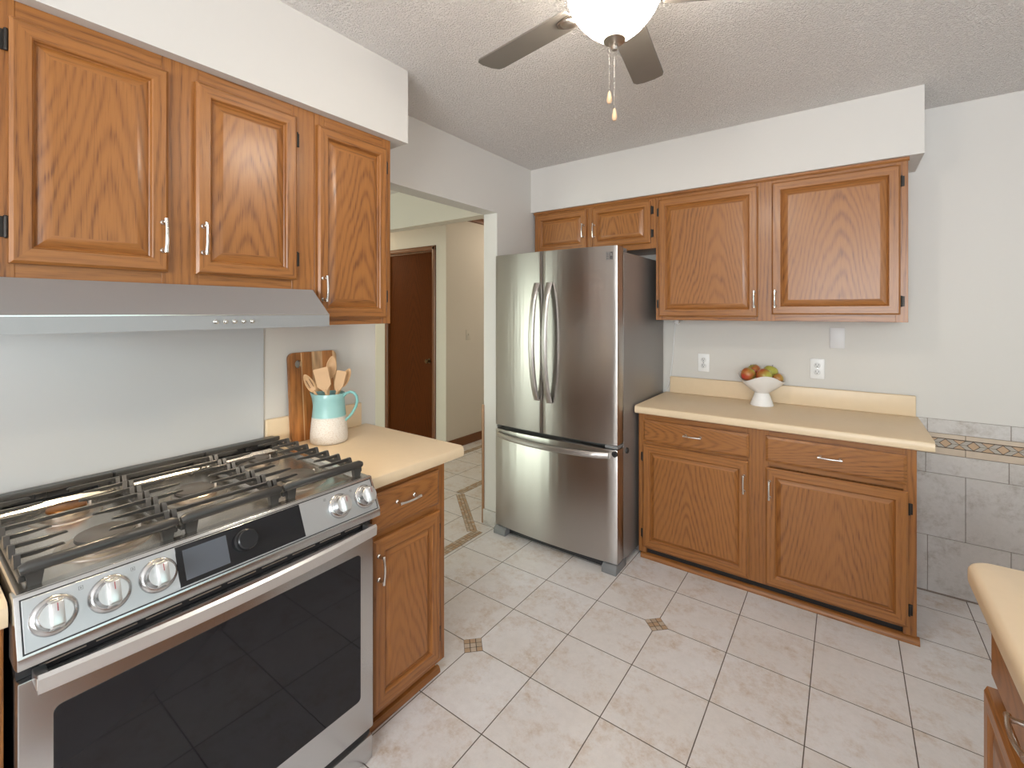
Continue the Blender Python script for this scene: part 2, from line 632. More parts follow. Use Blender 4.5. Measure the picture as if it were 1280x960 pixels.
# wall on the right with a wide window
w = MB()
w.box(XR, XR + 0.12, YF, -3.0, 0, CZ)
w.box(XR, XR + 0.12, -0.8, DY, 0, CZ)
w.box(XR, XR + 0.12, -3.0, -0.8, 0, 0.7)
w.box(XR, XR + 0.12, -3.0, -0.8, 2.3, CZ)
struct(w.build('wall_right', WALL, smooth=0))
w = MB()
for (a, b, z0, z1) in ((0, 1.15, 0, CZ), (3.45, XR + .12, 0, CZ), (1.15, 3.45, 0, 0.85), (1.15, 3.45, 2.35, CZ)):
    w.box(a, b, YF - 0.12, YF, z0, z1)
struct(w.build('wall_front', WALL, smooth=0))
# dining room and hall shell beyond the doorway
w = MB()
for (a, b, z0, z1) in ((-4.5, -3.4, 0, CZ), (-1.4, -WT, 0, CZ), (-3.4, -1.4, 2.35, CZ)):
    w.box(a, b, -4.1, -4.0, z0, z1)
struct(w.build('wall_dining', HALLW, smooth=0))
w = MB()
w.box(-4.5, -4.4, -4.1, 1.18, 0, CZ)
struct(w.build('wall_dining_side', HALLW, smooth=0))
w = MB()
w.box(-4.5, -2.377, 1.06, 1.18, 0, CZ)
w.box(-2.377, -1.653, 1.06, 1.18, 2.07, CZ)
w.box(-1.653, -1.46, 1.06, 1.18, 0, CZ)
w.box(-1.58, -1.46, 1.18, 3.4, 0, CZ)
w.box(-1.46, -WT, 3.2, 3.4, 0, CZ)
struct(w.build('wall_hall', HALLW, smooth=0))
w = MB()
w.box(-4.4, -WT, 0.288, 0.40, SZ, CZ)
struct(w.build('wall_hall_beam', HALLW, smooth=0))
w = MB()
w.box(-1.46, -1.405, 1.2, 3.2, 2.41, CZ, 0.004)
struct(w.build('trim_1', TRIMWOODH))
w = MB()
w.prism([(-1.46, 0), (-1.443, 0), (-1.443, 0.075), (-1.449, 0.088), (-1.46, 0.09)], 'y', 1.06, 3.2)
w.prism([(1.06, 0), (1.043, 0), (1.043, 0.075), (1.049, 0.088), (1.06, 0.09)], 'x', -1.605, -1.443)
struct(w.build('baseboard_hall', TRIMWOODH))

# hall door with casing
w = MB()
w.box(-2.365, -1.663, 1.075, 1.11, 0.008, 2.06, 0.002)
dr = struct(w.build('door_1', DOORWOOD, centre=True))
w = MB()
w.lathe([(0.0, 0.055), (0.018, 0.052), (0.024, 0.040), (0.020, 0.028), (0.010, 0.022), (0.010, 0.006), (0.027, 0.004), (0.027, 0)], M=axis_m((-1.722, 1.076, 0.905), (0, -1, 0)), seg=20)
w.build('door_handle', plain('antique_brass', (0.16, 0.105, 0.055), 0.3, 1.0), dr)
w = MB()
cas = [(0, 0), (0, -0.010), (0.012, -0.016), (0.040, -0.016), (0.05, -0.010), (0.05, 0)]
w.prism([(-2.425 + a, 1.06 + b) for a, b in cas], 'z', 0, 2.12)
w.prism([(-1.605 - a, 1.06 + b) for a, b in cas], 'z', 0, 2.12)
w.prism([(1.06 + b, 2.125 - a) for a, b in cas], 'x', -2.425, -1.605)
w.box(-2.38, -2.366, 1.06, 1.12, 0, 2.07)
w.box(-1.662, -1.65, 1.06, 1.12, 0, 2.07)
w.box(-2.38, -1.65, 1.06, 1.12, 2.061, 2.075)
w.build('door_frame', TRIMWOOD, dr)

# doorway: tile base on the jamb, wooden corner strip at the far edge
w = MB()
w.box(-WT + 0.001, 0.004, DW1 - 0.012, DW1, 0, 0.10, 0.002)
struct(w.build('baseboard_jamb', WTILE))
w = MB()
w.box(-WT - 0.014, -WT + 0.004, DW1 - 0.008, DW1 + 0.03, 0.0, 0.80, 0.003)
struct(w.build('trim_2', oak('raw_corner_strip', 'Z', light=(0.42, 0.22, 0.11), dark=(0.2, 0.09, 0.04))))

# soffits above the wall cabinets
w = MB()
w.box(0, 0.341, YF, -1.005, SZ, CZ)
struct(w.build('wall_soffit_left', SOFF, smooth=0))
w = MB()
w.box(0, 2.159, DY - 0.349, DY, SZ, CZ)
struct(w.build('wall_soffit_back', SOFF, smooth=0))

# windows (behind the camera, on the right, patio door in the dining room)
PANE, pn, pl, pb = newmat('window_glass')
pn.remove(pb)
tr = pn.new('ShaderNodeBsdfTransparent')
gl = pn.new('ShaderNodeBsdfGlossy')
gl.inputs['Roughness'].default_value = 0.0
mxs = pn.new('ShaderNodeMixShader')
mxs.inputs[0].default_value = 0.06
pl.new(tr.outputs[0], mxs.inputs[1])
pl.new(gl.outputs[0], mxs.inputs[2])
pl.new(mxs.outputs[0], pn['Material Output'].inputs[0])


def window(name, wdt, z0, z1, loc, rz, mull=1):
    w = MB()
    t = 0.05
    w.box(-wdt / 2, -wdt / 2 + t, -0.05, 0.05, z0, z1)
    w.box(wdt / 2 - t, wdt / 2, -0.05, 0.05, z0, z1)
    w.box(-wdt / 2, wdt / 2, -0.05, 0.05, z0, z0 + t)
    w.box(-wdt / 2, wdt / 2, -0.05, 0.05, z1 - t, z1)
    for k in range(mull):
        x = -wdt / 2 + wdt * (k + 1) / (mull + 1)
        w.box(x - t / 2, x + t / 2, -0.04, 0.04, z0, z1)
    o = struct(w.build(name, GREENM, smooth=0))
    o.location = loc
    o.rotation_euler = (0, 0, rz)
    p = MB()
    p.box(-wdt / 2 + t, wdt / 2 - t, -0.003, 0.003, z0 + t, z1 - t)
    p.build('pane', PANE, o, smooth=0)


window('window_1', 2.3, 0.85, 2.35, (2.3, YF - 0.06, 0), 0)
window('window_2', 2.2, 0.7, 2.3, (XR + 0.06, -1.9, 0), PI / 2)
window('door_2', 2.0, 0.0, 2.35, (-2.4, -4.05, 0), 0)

# ceramic wainscot on the back wall
w = MB()
WX0, WX1 = 2.12, XR
yb, yt, yg = DY, DY - 0.010, DY - 0.007
w.box(WX0, WX1, yg, yb, 0, 0.884, mat=5)
rows = [(0.010, 0.289, 2.205), (0.291, 0.609, 2.345), (0.611, 0.708, 2.198), (0.8155, 0.884, 2.205)]
for z0, z1, jx in rows:
    x = jx - TT
    while x < WX1:
        a, b = max(WX0, x + .001), min(WX1, x + TT - .001)
        if b - a > 0.004:
            w.box(a, b, yt, yg, z0, z1, 0.0012, seg=1)
        x += TT
x = 2.345 - TT
while x < WX1:
    a, b = max(WX0, x + .0012), min(WX1, x + TT - .0012)
    if b - a > 0.01:
        w.box(a, b, yt, yg, 0.7105, 0.7435, 0.001, mat=2, seg=1)
        w.box(a, b, yt, yg, 0.7925, 0.8135, 0.001, mat=2, seg=1)
        w.box(a, b, yt + .001, yg, 0.7435, 0.7925, mat=2)
    x += TT
k = 0
x = 2.172
while x < WX1 - 0.07:
    zc, hw, hh = 0.768, 0.022, 0.0205

    def pf(pts, mat):
        w.prism([(x + a, zc + b) for a, b in pts], 'y', yt + 0.0002, yt + 0.001, mat=mat)
    # dark joint backing, tan diamond, two chevrons and the tan bow tie between diamonds
    w.box(x - 0.0503, x + 0.0503, yt + 0.0008, yt + 0.0011, zc - .0245, zc + .0245, mat=1)
    pf([(-hw + .001, 0), (0, -hh + .001), (hw - .001, 0), (0, hh - .001)], 3)
    for s in (1, -1):
        for q in (1, -1):
            pf([(s * .0025, q * hh), (s * .0266, q * hh), (s * .0486, q * .0008), (s * .0245, q * .0008)], 4)
            pf([(s * .0298, q * hh), (s * .0503, q * hh), (s * .0503, q * .0016)], 3)
    x += 0.1005
struct(w.build('wall_wainscot', [WTILE, GROUT, MOS[1], MOS[0], plain('border_grey_stone', (0.40, 0.36, 0.31), 0.45, var=(40, .12)), WGROUT], smooth=0))

# glossy white panel behind the range
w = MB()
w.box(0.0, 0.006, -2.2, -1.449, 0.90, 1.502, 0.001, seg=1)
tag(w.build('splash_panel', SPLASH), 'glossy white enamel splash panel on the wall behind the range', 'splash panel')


# ------------------------------------------------------------------ cabinets (local frame: width X, front -Y, up Z)
def raised_panel(mb, x0, x1, z0, z1, yf, th=0.02, fr=0.038, bv=0.03):
    """mitred frame with a bevelled raised panel; yf = face-frame plane, the door stands in front of it (-Y)"""
    rings = [(0, 0), (0, th - .006), (0.007, th), (fr - .004, th), (fr - .001, th - .003), (fr + .001, th - .010), (fr + .004, th - .0125),
             (fr + .006, th - .0115), (fr + bv, th - .002), (fr + bv + .002, th - .002)]
    bm = mb.bm
    vs = []
    for ins, d in rings:
        vs.append([bm.verts.new((a, yf - d, b)) for a, b in ((x0 + ins, z0 + ins), (x1 - ins, z0 + ins), (x1 - ins, z1 - ins), (x0 + ins, z1 - ins))])
    for i in range(len(vs) - 1):
        for k in range(4):
            k2 = (k + 1) % 4
            f = bm.faces.new((vs[i][k], vs[i][k2], vs[i + 1][k2], vs[i + 1][k]))
            f.material_index = 1 if k in (0, 2) else 0
            if i >= 6:
                f.material_index = 2 if k in (1, 3) else 1
    f = bm.faces.new(vs[-1])
    f.material_index = 2
    f = bm.faces.new(vs[0][::-1])
    f.material_index = 0


def slab_front(mb, x0, x1, z0, z1, yf, th=0.02):
    rings = [(0, 0), (0, th - .007), (0.004, th - .005), (0.006, th - .004), (0.012, th)]
    bm = mb.bm
    vs = []
    for ins, d in rings:
        vs.append([bm.verts.new((a, yf - d, b)) for a, b in ((x0 + ins, z0 + ins), (x1 - ins, z0 + ins), (x1 - ins, z1 - ins), (x0 + ins, z1 - ins))])
    for i in range(len(vs) - 1):
        for k in range(4):
            bm.faces.new((vs[i][k], vs[i][(k + 1) % 4], vs[i + 1][(k + 1) % 4], vs[i + 1][k]))
    bm.faces.new(vs[-1])
    bm.faces.new(vs[0][::-1])


def pull(parent, cx, cz, yf, vert=True, cc=0.078):
    """arched bar pull on two flared posts; yf = surface it is screwed to"""
    w = MB()

    def p(u, d):
        return (cx, yf - d, cz + u) if vert else (cx + u, yf - d, cz)
    h = cc / 2
    for s in (-1, 1):
        w.tube([p(s * h, 0), p(s * h, .003), p(s * h, .006), p(s * h, .018), p(s * h, .026)], [.0085, .008, .005, .0042, .0055], 12)
    pts, rr = [], []
    for i in range(-9, 10):
        u = i / 9
        pts.append(p(u * (h + .008), 0.026 + 0.006 * (1 - min(1, abs(u) * 1.1) ** 2)))
        rr.append(.0042 + .0014 * max(0, abs(u) - .7) / .3)
    w.tube(pts, rr, 10)
    return w.build('handle', CHROME, parent)


def hinge(parent, cx, cz, yf, side):
    """exposed wrap hinge at the door's edge; side=+1 leaf to the right"""
    w = MB()
    w.tube([(cx, yf - .008, cz - .022), (cx, yf - .008, cz + .022)], .0042, 8)
    w.box(min(cx, cx + side * .012), max(cx, cx + side * .012), yf - .003, yf, cz - .024, cz + .024, .001, seg=1)
    for s in (-1, 1):
        w.lathe([(0, .005), (.004, .003), (.0045, 0), (0, 0)], M=axis_m((cx, yf - .008, cz + s * .022), (0, 0, s)), seg=8)
    return w.build('hinge', BRONZE, parent)


def door(parent, x0, x1, z0, z1, yf, hx=None, hz=None, hinge_side=None, hzs=(), fr=0.038, bv=0.03, th=0.02):
    w = MB()
    raised_panel(w, x0, x1, z0, z1, yf, th, fr, bv)
    d = w.build('door', OAK, parent, smooth=25, centre=True)
    if hx is not None:
        pull(d, hx, hz, yf - th + .0005)
    for hz_ in hzs:
        hinge(d, (x0 - .004) if hinge_side < 0 else (x1 + .004), hz_, yf, hinge_side)
    return d


def drawer(parent, x0, x1, z0, z1, yf, hx=None, hz=None, th=0.02):
    w = MB()
    slab_front(w, x0, x1, z0, z1, yf, th)
    d = w.build('drawer', OD, parent, smooth=25, centre=True)
    if hx is not None:
        pull(d, hx, hz, yf - th + .0005, False)
    return d


def carcass(parent, x0, x1, y0, y1, z0, z1, stiles, rails, fz0=None):
    """closed box behind a face frame of stiles (x0,x1,z0,z1) and rails; y0 is the frame's front plane"""
    w = MB()
    w.box(x0, x1, y0 + .019, y1, z0, z1, mat=0)
    w.build('cabinet_body', OV, parent, smooth=0)
    w = MB()
    for a, b, c, d in stiles:
        w.box(a, b, y0, y0 + .019, c, d, .0008, mat=0, seg=1)
    for a, b, c, d in rails:
        w.box(a, b, y0 + .0003, y0 + .0187, c, d, .0008, mat=1, seg=1)
    w.build('face_frame', OAK, parent)


LZ = PI / 2   # left-wall things face +X: local x = world y, local y = -world x

# --- short wall cabinet above the hood
t = thing('wall_cabinet', 'honey oak wall cabinet with two doors above the range hood', 'cabinet', (0, 0, 0), LZ)
ya, yb_, yf = -2.215, -1.4115, -0.302
carcass(t, ya, yb_, yf, -0.002, 1.5045, SZ, [(ya, -2.152, 1.504, SZ), (-1.87, -1.778, 1.504, SZ), (-1.495, yb_, 1.504, SZ)],
        [(-2.152, -1.87, 1.504, 1.545), (-1.778, -1.495, 1.504, 1.545), (-2.152, -1.87, 2.098, SZ), (-1.778, -1.495, 2.098, SZ)])
door(t, -2.163, -1.858, 1.537, 2.105, yf, -1.872, 1.636, -1, (1.62, 2.05), fr=0.04)
door(t, -1.790, -1.484, 1.537, 2.107, yf, -1.773, 1.640, 1, (1.61, 2.03), fr=0.04)
# --- tall narrow wall cabinet beside it
t = thing('wall_cabinet', 'tall narrow single-door oak wall cabinet beside the hood, nearest the doorway', 'cabinet', (0, 0, 0), LZ)
ya, yb_ = -1.4105, -1.068
carcass(t, ya, yb_, yf, -0.002, 1.376, SZ, [(ya, -1.372, 1.376, SZ), (-1.112, yb_, 1.376, SZ)], [(-1.372, -1.112, 1.376, 1.414), (-1.372, -1.112, 2.098, SZ)])
door(t, -1.405, -1.098, 1.402, 2.106, yf, -1.388, 1.509, 1, (1.49, 2.03), fr=0.04)

# --- left base cabinet
t = thing('base_cabinet', 'narrow oak base cabinet between the range and the doorway, under the pitcher', 'cabinet', (0, 0, 0), LZ)
ya, yb_, yf = -1.413, -1.047, -0.600
carcass(t, ya, yb_, yf, -0.003, 0.078, 0.8445, [(ya, -1.372, .078, .8445), (-1.098, yb_, .078, .8445)],
        [(-1.372, -1.098, .078, .118), (-1.372, -1.098, .655, .70), (-1.372, -1.098, .805, .8445)])
drawer(t, -1.392, -1.090, 0.694, 0.824, yf, -1.256, 0.772)
door(t, -1.388, -1.086, 0.104, 0.668, yf, -1.371, 0.578, 1, (0.19, 0.585), fr=0.045, bv=0.022)
w = MB()
w.prism([(-0.552, 0.0), (-0.552, 0.078), (-0.540, 0.078), (-0.540, 0.0)], 'x', ya, yb_ - .002)
w.prism([(-0.570, 0.0), (-0.570, 0.010), (-0.564, 0.022), (-0.552, 0.024), (-0.552, 0)], 'x', ya, yb_ + .008)
w.build('toe_kick', OH, t)


def countertop(name, label, w_, d0, d1, zt, loc, rz, splash=True, sp_h=0.108, corner=0.022, th=0.045, sx0=0.0):
    """laminate top: local x 0..w_, back at y=0, front at y=-d; rounded front edge"""
    t = thing(name, label, 'countertop', loc, rz)
    w = MB()
    sec = [(0, 0), (0, -th), (-d1 + .010, -th), (-d1 + .002, -th + .004), (-d1, -th + .010), (-d1, -.016), (-d1 + .004, -.006), (-d1 + .014, 0)]
    w.prism([(y, z + zt) for y, z in sec], 'x', 0, w_)
    w.build('slab', LAM, t)
    if splash:
        w = MB()
        w.prism([(0, zt), (-.0185, zt), (-.0185, zt + sp_h - .006), (-.0125, zt + sp_h), (0, zt + sp_h)], 'x', sx0, w_)
        w.build('backsplash', LAM, t)
    return t


countertop('countertop', 'cream laminate countertop with backsplash to the right of the range, under the pitcher', 0.442, 0.6, 0.631, 0.890, (0.002, -1.446 + .034, 0), LZ, splash=False)
tleft = bpy.data.objects['countertop']
# backsplash of that top reaches a little behind the range
w = MB()
w.box(-0.034, 0.406, -.0185, -.0005, 0.890, 0.998, 0.006, seg=3)
w.build('backsplash', LAM, tleft)

# --- piece of counter and cabinet left of the range
t = thing('base_cabinet', 'oak base cabinet left of the range, mostly outside the frame', 'cabinet', (0, 0, 0), LZ)
ya, yb_ = -3.0, -2.200
carcass(t, ya, yb_, yf, -0.003, 0.08, 0.8445, [(ya, ya + .05, .08, .8445), (-2.243, yb_, .08, .8445)],
        [(ya + .05, -2.243, .08, .118), (ya + .05, -2.243, .655, .70), (ya + .05, -2.243, .805, .8445)])
drawer(t, -2.965, -2.235, .694, .824, yf, -2.6, .76)
door(t, -2.965, -2.235, .104, .668, yf, -2.28, .58)
w = MB()
w.box(ya, yb_, -.552, -.54, 0, .08)
w.build('toe_kick', OH, t)
countertop('countertop', 'cream laminate countertop edge left of the range at the frame edge', 0.8, .6, .631, .890, (0.002, -2.998, 0), LZ)

# --- back wall cabinets
YFB = DY - 0.3197
t = thing('wall_cabinet', 'short oak cabinet with two small doors above the refrigerator', 'cabinet', (0, 0, 0))
carcass(t, 0.016, 0.914, YFB, DY - .002, 1.822, SZ, [(0.016, 0.05, 1.822, SZ), (0.425, 0.508, 1.822, SZ), (0.872, 0.914, 1.822, SZ)],
        [(0.05, .425, 1.822, 1.868), (.508, .872, 1.822, 1.868), (.05, .425, 2.112, SZ), (.508, .872, 2.112, SZ)])
door(t, 0.040, 0.440, 1.855, 2.122, YFB, 0.424, 1.975, None, (), fr=0.042, bv=0.03)
door(t, 0.486, 0.884, 1.855, 2.122, YFB, 0.504, 1.967, 1, (1.915, 2.06), fr=0.042, bv=0.03)
w = MB()
w.prism([(YFB - .010, SZ), (YFB - .010, SZ - .010), (YFB - .004, SZ - .018), (YFB, SZ - .018), (YFB, SZ)], 'x', 0.012, 0.9145)
w.build('crown_moulding', OH, t)
t = thing('wall_cabinet', 'wide oak wall cabinet with two large doors above the fruit bowl counter', 'cabinet', (0, 0, 0))
carcass(t, 0.915, 2.105, YFB, DY - .002, 1.376, SZ, [(0.915, .958, 1.376, SZ), (1.466, 1.560, 1.376, SZ), (2.06, 2.105, 1.376, SZ)],
        [(.958, 1.466, 1.376, 1.425), (1.56, 2.06, 1.376, 1.425), (.958, 1.466, 2.105, SZ), (1.56, 2.06, 2.105, SZ)])
door(t, 0.936, 1.480, 1.398, 2.113, YFB, 1.464, 1.495, -1, (1.475, 2.04), fr=0.045)
door(t, 1.546, 2.076, 1.412, 2.116, YFB, 1.563, 1.495, 1, (1.475, 2.04), fr=0.045)
w = MB()
w.prism([(YFB - .010, SZ), (YFB - .010, SZ - .010), (YFB - .004, SZ - .018), (YFB, SZ - .018), (YFB, SZ)], 'x', 0.9145, 2.109)
w.build('crown_moulding', OH, t)

# --- back base cabinet
YB = DY - 0.532
t = thing('base_cabinet', 'wide oak base cabinet with two doors and two drawers against the back wall', 'cabinet', (0, 0, 0))
carcass(t, 0.885, 2.115, YB, DY - .0125, 0.055, 0.840, [(0.885, .93, .028, .84), (1.455, 1.558, .055, .84), (2.07, 2.115, .028, .84)],
        [(.93, 1.455, .055, .09), (1.558, 2.07, .055, .09), (.93, 1.455, .655, .70), (1.558, 2.07, .655, .70), (.93, 1.455, .80, .84), (1.558, 2.07, .80, .84)])
drawer(t, 0.918, 1.470, 0.679, 0.802, YB, 1.196, 0.749)
drawer(t, 1.544, 2.082, 0.679, 0.806, YB, 1.809, 0.747)
door(t, 0.914, 1.467, 0.068, 0.662, YB, 1.447, 0.550, -1, (0.14, 0.585), fr=0.045, bv=0.022)
door(t, 1.544, 2.086, 0.068, 0.650, YB, 1.562, 0.546, 1, (0.14, 0.575), fr=0.045, bv=0.022)
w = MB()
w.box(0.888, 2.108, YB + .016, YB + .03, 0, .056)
w.build('toe_shade_board', TOESHADE, t)
w = MB()
w.prism([(YB + .016, 0), (YB - .014, 0), (YB - .014, .010), (YB - .008, .020), (YB + .004, .026), (YB + .016, .026)], 'x', 0.90, 2.125)
w.build('shoe_moulding', OH, t)
# the top: 0.886 high
t = countertop('countertop', 'long cream laminate countertop with backsplash on the back wall, under the fruit bowl', 1.288, .57, .574, .886, (0.880, DY - .0105, 0), 0, splash=False)
w = MB()
w.box(0.029, 1.280, -.0185, -.0005, 0.886, 0.994, 0.005, seg=3)
w.build('backsplash', LAM, t)

# --- counter on the right in the foreground (faces -X)
RX = 2.128
t = thing('base_cabinet', 'oak base cabinet at the lower right corner of the frame', 'cabinet', (0, 0, 0), -PI / 2)
# local x = -world y, local y = world x ; front -Y faces -X
carcass(t, 1.000, 2.6, RX, RX + .6, .09, .8445, [(1.0, 1.03, .09, .8445), (1.55, 1.60, .09, .8445), (2.55, 2.6, .09, .8445)],
        [(1.03, 1.55, .655, .69), (1.03, 1.55, .81, .8445), (1.03, 1.55, .09, .13), (1.6, 2.55, .655, .69), (1.6, 2.55, .81, .8445), (1.6, 2.55, .09, .13)])
drawer(t, 1.004, 1.56, .680, .835, RX, 1.305, .768)
door(t, 1.004, 1.56, .10, .658, RX, None, None, th=.030)
drawer(t, 1.59, 2.585, .680, .835, RX, 2.08, .772)
door(t, 1.59, 2.585, .10, .658, RX, 1.61, .56, th=.028)
w = MB()
w.box(1.01, 2.6, RX + .06, RX + .072, 0, .09)
w.build('toe_kick', OH, t)
t = thing('countertop', 'cream laminate countertop corner in the lower right foreground', 'countertop', (0, 0, 0))
w = MB()
cx0, cx1, cy0, cy1, rr = 2.078, 2.75, -2.62, -0.942, 0.045
pl_ = [(cx1, cy0), (cx1, cy1)]
for k in range(7):
    a = PI / 2 + k * PI / 12
    pl_.append((cx0 + rr + rr * math.cos(a), cy1 - rr + rr * math.sin(a)))
pl_.append((cx0, cy0))
tb = bmesh.new()
vb = [tb.verts.new((x, y, .845)) for x, y in pl_]
vt = [tb.verts.new((x, y, .890)) for x, y in pl_]
tb.faces.new(vb)
tb.faces.new(vt[::-1])
for i in range(len(pl_)):
    tb.faces.new((vb[i], vt[i], vt[(i + 1) % len(pl_)], vb[(i + 1) % len(pl_)]))
bmesh.ops.recalc_face_normals(tb, faces=tb.faces[:])
te = [e for e in tb.edges if abs(e.verts[0].co.z - e.verts[1].co.z) < 1e-6]
bmesh.ops.bevel(tb, geom=te, offset=.014, segments=4, affect='EDGES', profile=.5)
w._merge(tb, 0)
w.build('slab', LAM, t)

# ------------------------------------------------------------------ range hood
t = thing('range_hood', 'stainless steel under-cabinet range hood above the stove', 'range hood', (0, 0, 0), LZ)
h0, h1 = -2.202, -1.440
w = MB()
zb, zl = 1.376, 1.416
fy = -0.444
# sloped canopy as a wedge with a vertical front lip
tb = bmesh.new()
P_ = {}
for nm, (x0, x1, y, z) in {'bb': (h0, h1, -.0065, zb), 'bf': (h0, h1, fy, zb), 'lf': (h0, h1, fy, zl), 'tf': (h0 + .0, h1, -.342, 1.5025), 'tb': (h0 + .0, h1 - .0, -.0065, 1.5025)}.items():
    P_[nm] = (tb.verts.new((x0, y, z)), tb.verts.new((x1, y, z)))
od = ['bf', 'lf', 'tf', 'tb', 'bb']
for i in range(5):
    a, b = P_[od[i]], P_[od[(i + 1) % 5]]
    if od[i] == 'bb':
        continue
    tb.faces.new((a[0], a[1], b[1], b[0]))
tb.faces.new([P_[q][0] for q in od])
tb.faces.new([P_[q][1] for q in od][::-1])
bmesh.ops.recalc_face_normals(tb, faces=tb.faces[:])
w._merge(tb, 0)
w.build('canopy', HOODST, t, smooth=0)
w = MB()
w.box(h0 + .003, h1 - .003, fy + .004, -.006, zb + .006, zb + .009)
w.build('filter_panel', plain('hood_underside', (0.35, 0.34, 0.33), .4, .8), t, smooth=0)
w = MB()
w.box(h0, h1, fy - .0015, fy, zl - .002, zl + .0015)
w.build('lip_fold', CHROME, t, smooth=0)
for k in range(5):
    bx = -1.787 + k * 0.024
    w = MB()
    w.lathe([(0.0062, 0), (.0062, .003), (.0048, .0045), (.0046, .011), (.003, .0125), (0, .0125)], M=axis_m((bx, fy, 1.397), (0, -1, 0)), seg=16)
    w.build('button', CHROME, t)
EMW, en, el, eb = newmat('hood_lamp_glow')
eb.inputs['Emission Color'].default_value = (1.0, 0.80, 0.52, 1)
eb.inputs['Emission Strength'].default_value = 14
for lx in (-2.02, -1.62):
    w = MB()
    w.lathe([(0, 0), (.032, 0), (.034, -.002), (.034, -.006), (0, -.006)], c=(lx, -.38, zb + .006), seg=24)
    w.build('hood_lamp', EMW, t)
    d = bpy.data.lights.new('hood_spot', 'SPOT')
    d.energy = HOOD_W * 6
    d.spot_size = R(120)
    d.spot_blend = 0.7
    d.color = (1.0, 0.79, 0.52)
    d.shadow_soft_size = 0.03
    o = bpy.data.objects.new('hood_spot', d)
    COL.objects.link(o)
    o.parent = t
    o.location = (lx, -.38, zb - .004)

# ------------------------------------------------------------------ range (local: width X about 0, front -Y)
RG = thing('kitchen_range', 'stainless steel slide-in gas range with five burners and oven', 'stove', (0, -1.8045, 0), LZ)
HW = 0.385
w = MB()
w.box(-HW + .004, HW - .004, -.615, -.03, .02, .862, mat=0)
w.box(-HW + .03, HW - .03, -.56, -.08, 0, .02, mat=0)
w.build('body', plain('range_side_panel', (0.05, 0.05, 0.052), .45, .4), RG, smooth=0)
# cooktop tray
w = MB()
tb = bmesh.new()
lo, li = [(-HW, -.020), (HW, -.020), (HW, -.636), (-HW, -.636)], [(-HW + .018, -.085), (HW - .018, -.085), (HW - .018, -.610), (-HW + .018, -.610)]
lv = [[tb.verts.new((x, y, z)) for x, y in q] for q, z in ((lo, .862), (lo, .898), ([(x * .995, y + (.002 if y < -.3 else -.002)) for x, y in lo], .902), (li, .902), ([(x * .985, y + (.008 if y < -.3 else -.008)) for x, y in li], .891))]
for i in range(4):
    for k in range(4):
        tb.faces.new((lv[i][k], lv[i][(k + 1) % 4], lv[i + 1][(k + 1) % 4], lv[i + 1][k]))
tb.faces.new(lv[4])
bmesh.ops.recalc_face_normals(tb, faces=tb.faces[:])
w._merge(tb, 0)
w.build('cooktop', COOKTOP, RG, smooth=0)
# rear vent rail
w = MB()
w.box(-HW + .004, HW - .004, -.062, -.022, .902, .934, .004)
for k in range(11):
    x = -.34 + k * .068
    w.box(x - .012, x + .012, -.068, -.058, .908, .928, .002)
w.build('vent_rail', BLACKM, RG)
# burners
burners = [(-0.245, -.215, .036, .044, 1), (-0.225, -.480, .050, .062, 0), (0.0, -.345, .044, .055, 0), (0.245, -.205, .030, .038, 0), (0.235, -.475, .048, .058, 1)]
for bx, by, rc, rb, refl in burners:
    w = MB()
    w.lathe([(rb + .028, .890), (rb + .026, .8935), (rb + .014, .8945), (rb + .010, .892), (rb, .892), (rb, .903), (rb - .006, .907), (0, .907)], c=(bx, by, 0), seg=40)
    bo = w.build('burner', BURN, RG)
    w = MB()
    w.lathe([(rc, .9072), (rc + .004, .910), (rc + .003, .916), (rc - .004, .919), (0, .9195)], c=(bx, by, 0), seg=40)
    w.build('burner_cap', CAPREFL if refl and bx < 0 else CAPM, bo)
    w = MB()
    w.tube([(bx + rb + .004, by + .012, .892), (bx + rb + .004, by + .012, .912)], .0032, 8)
    w.build('igniter', CERAM, bo)


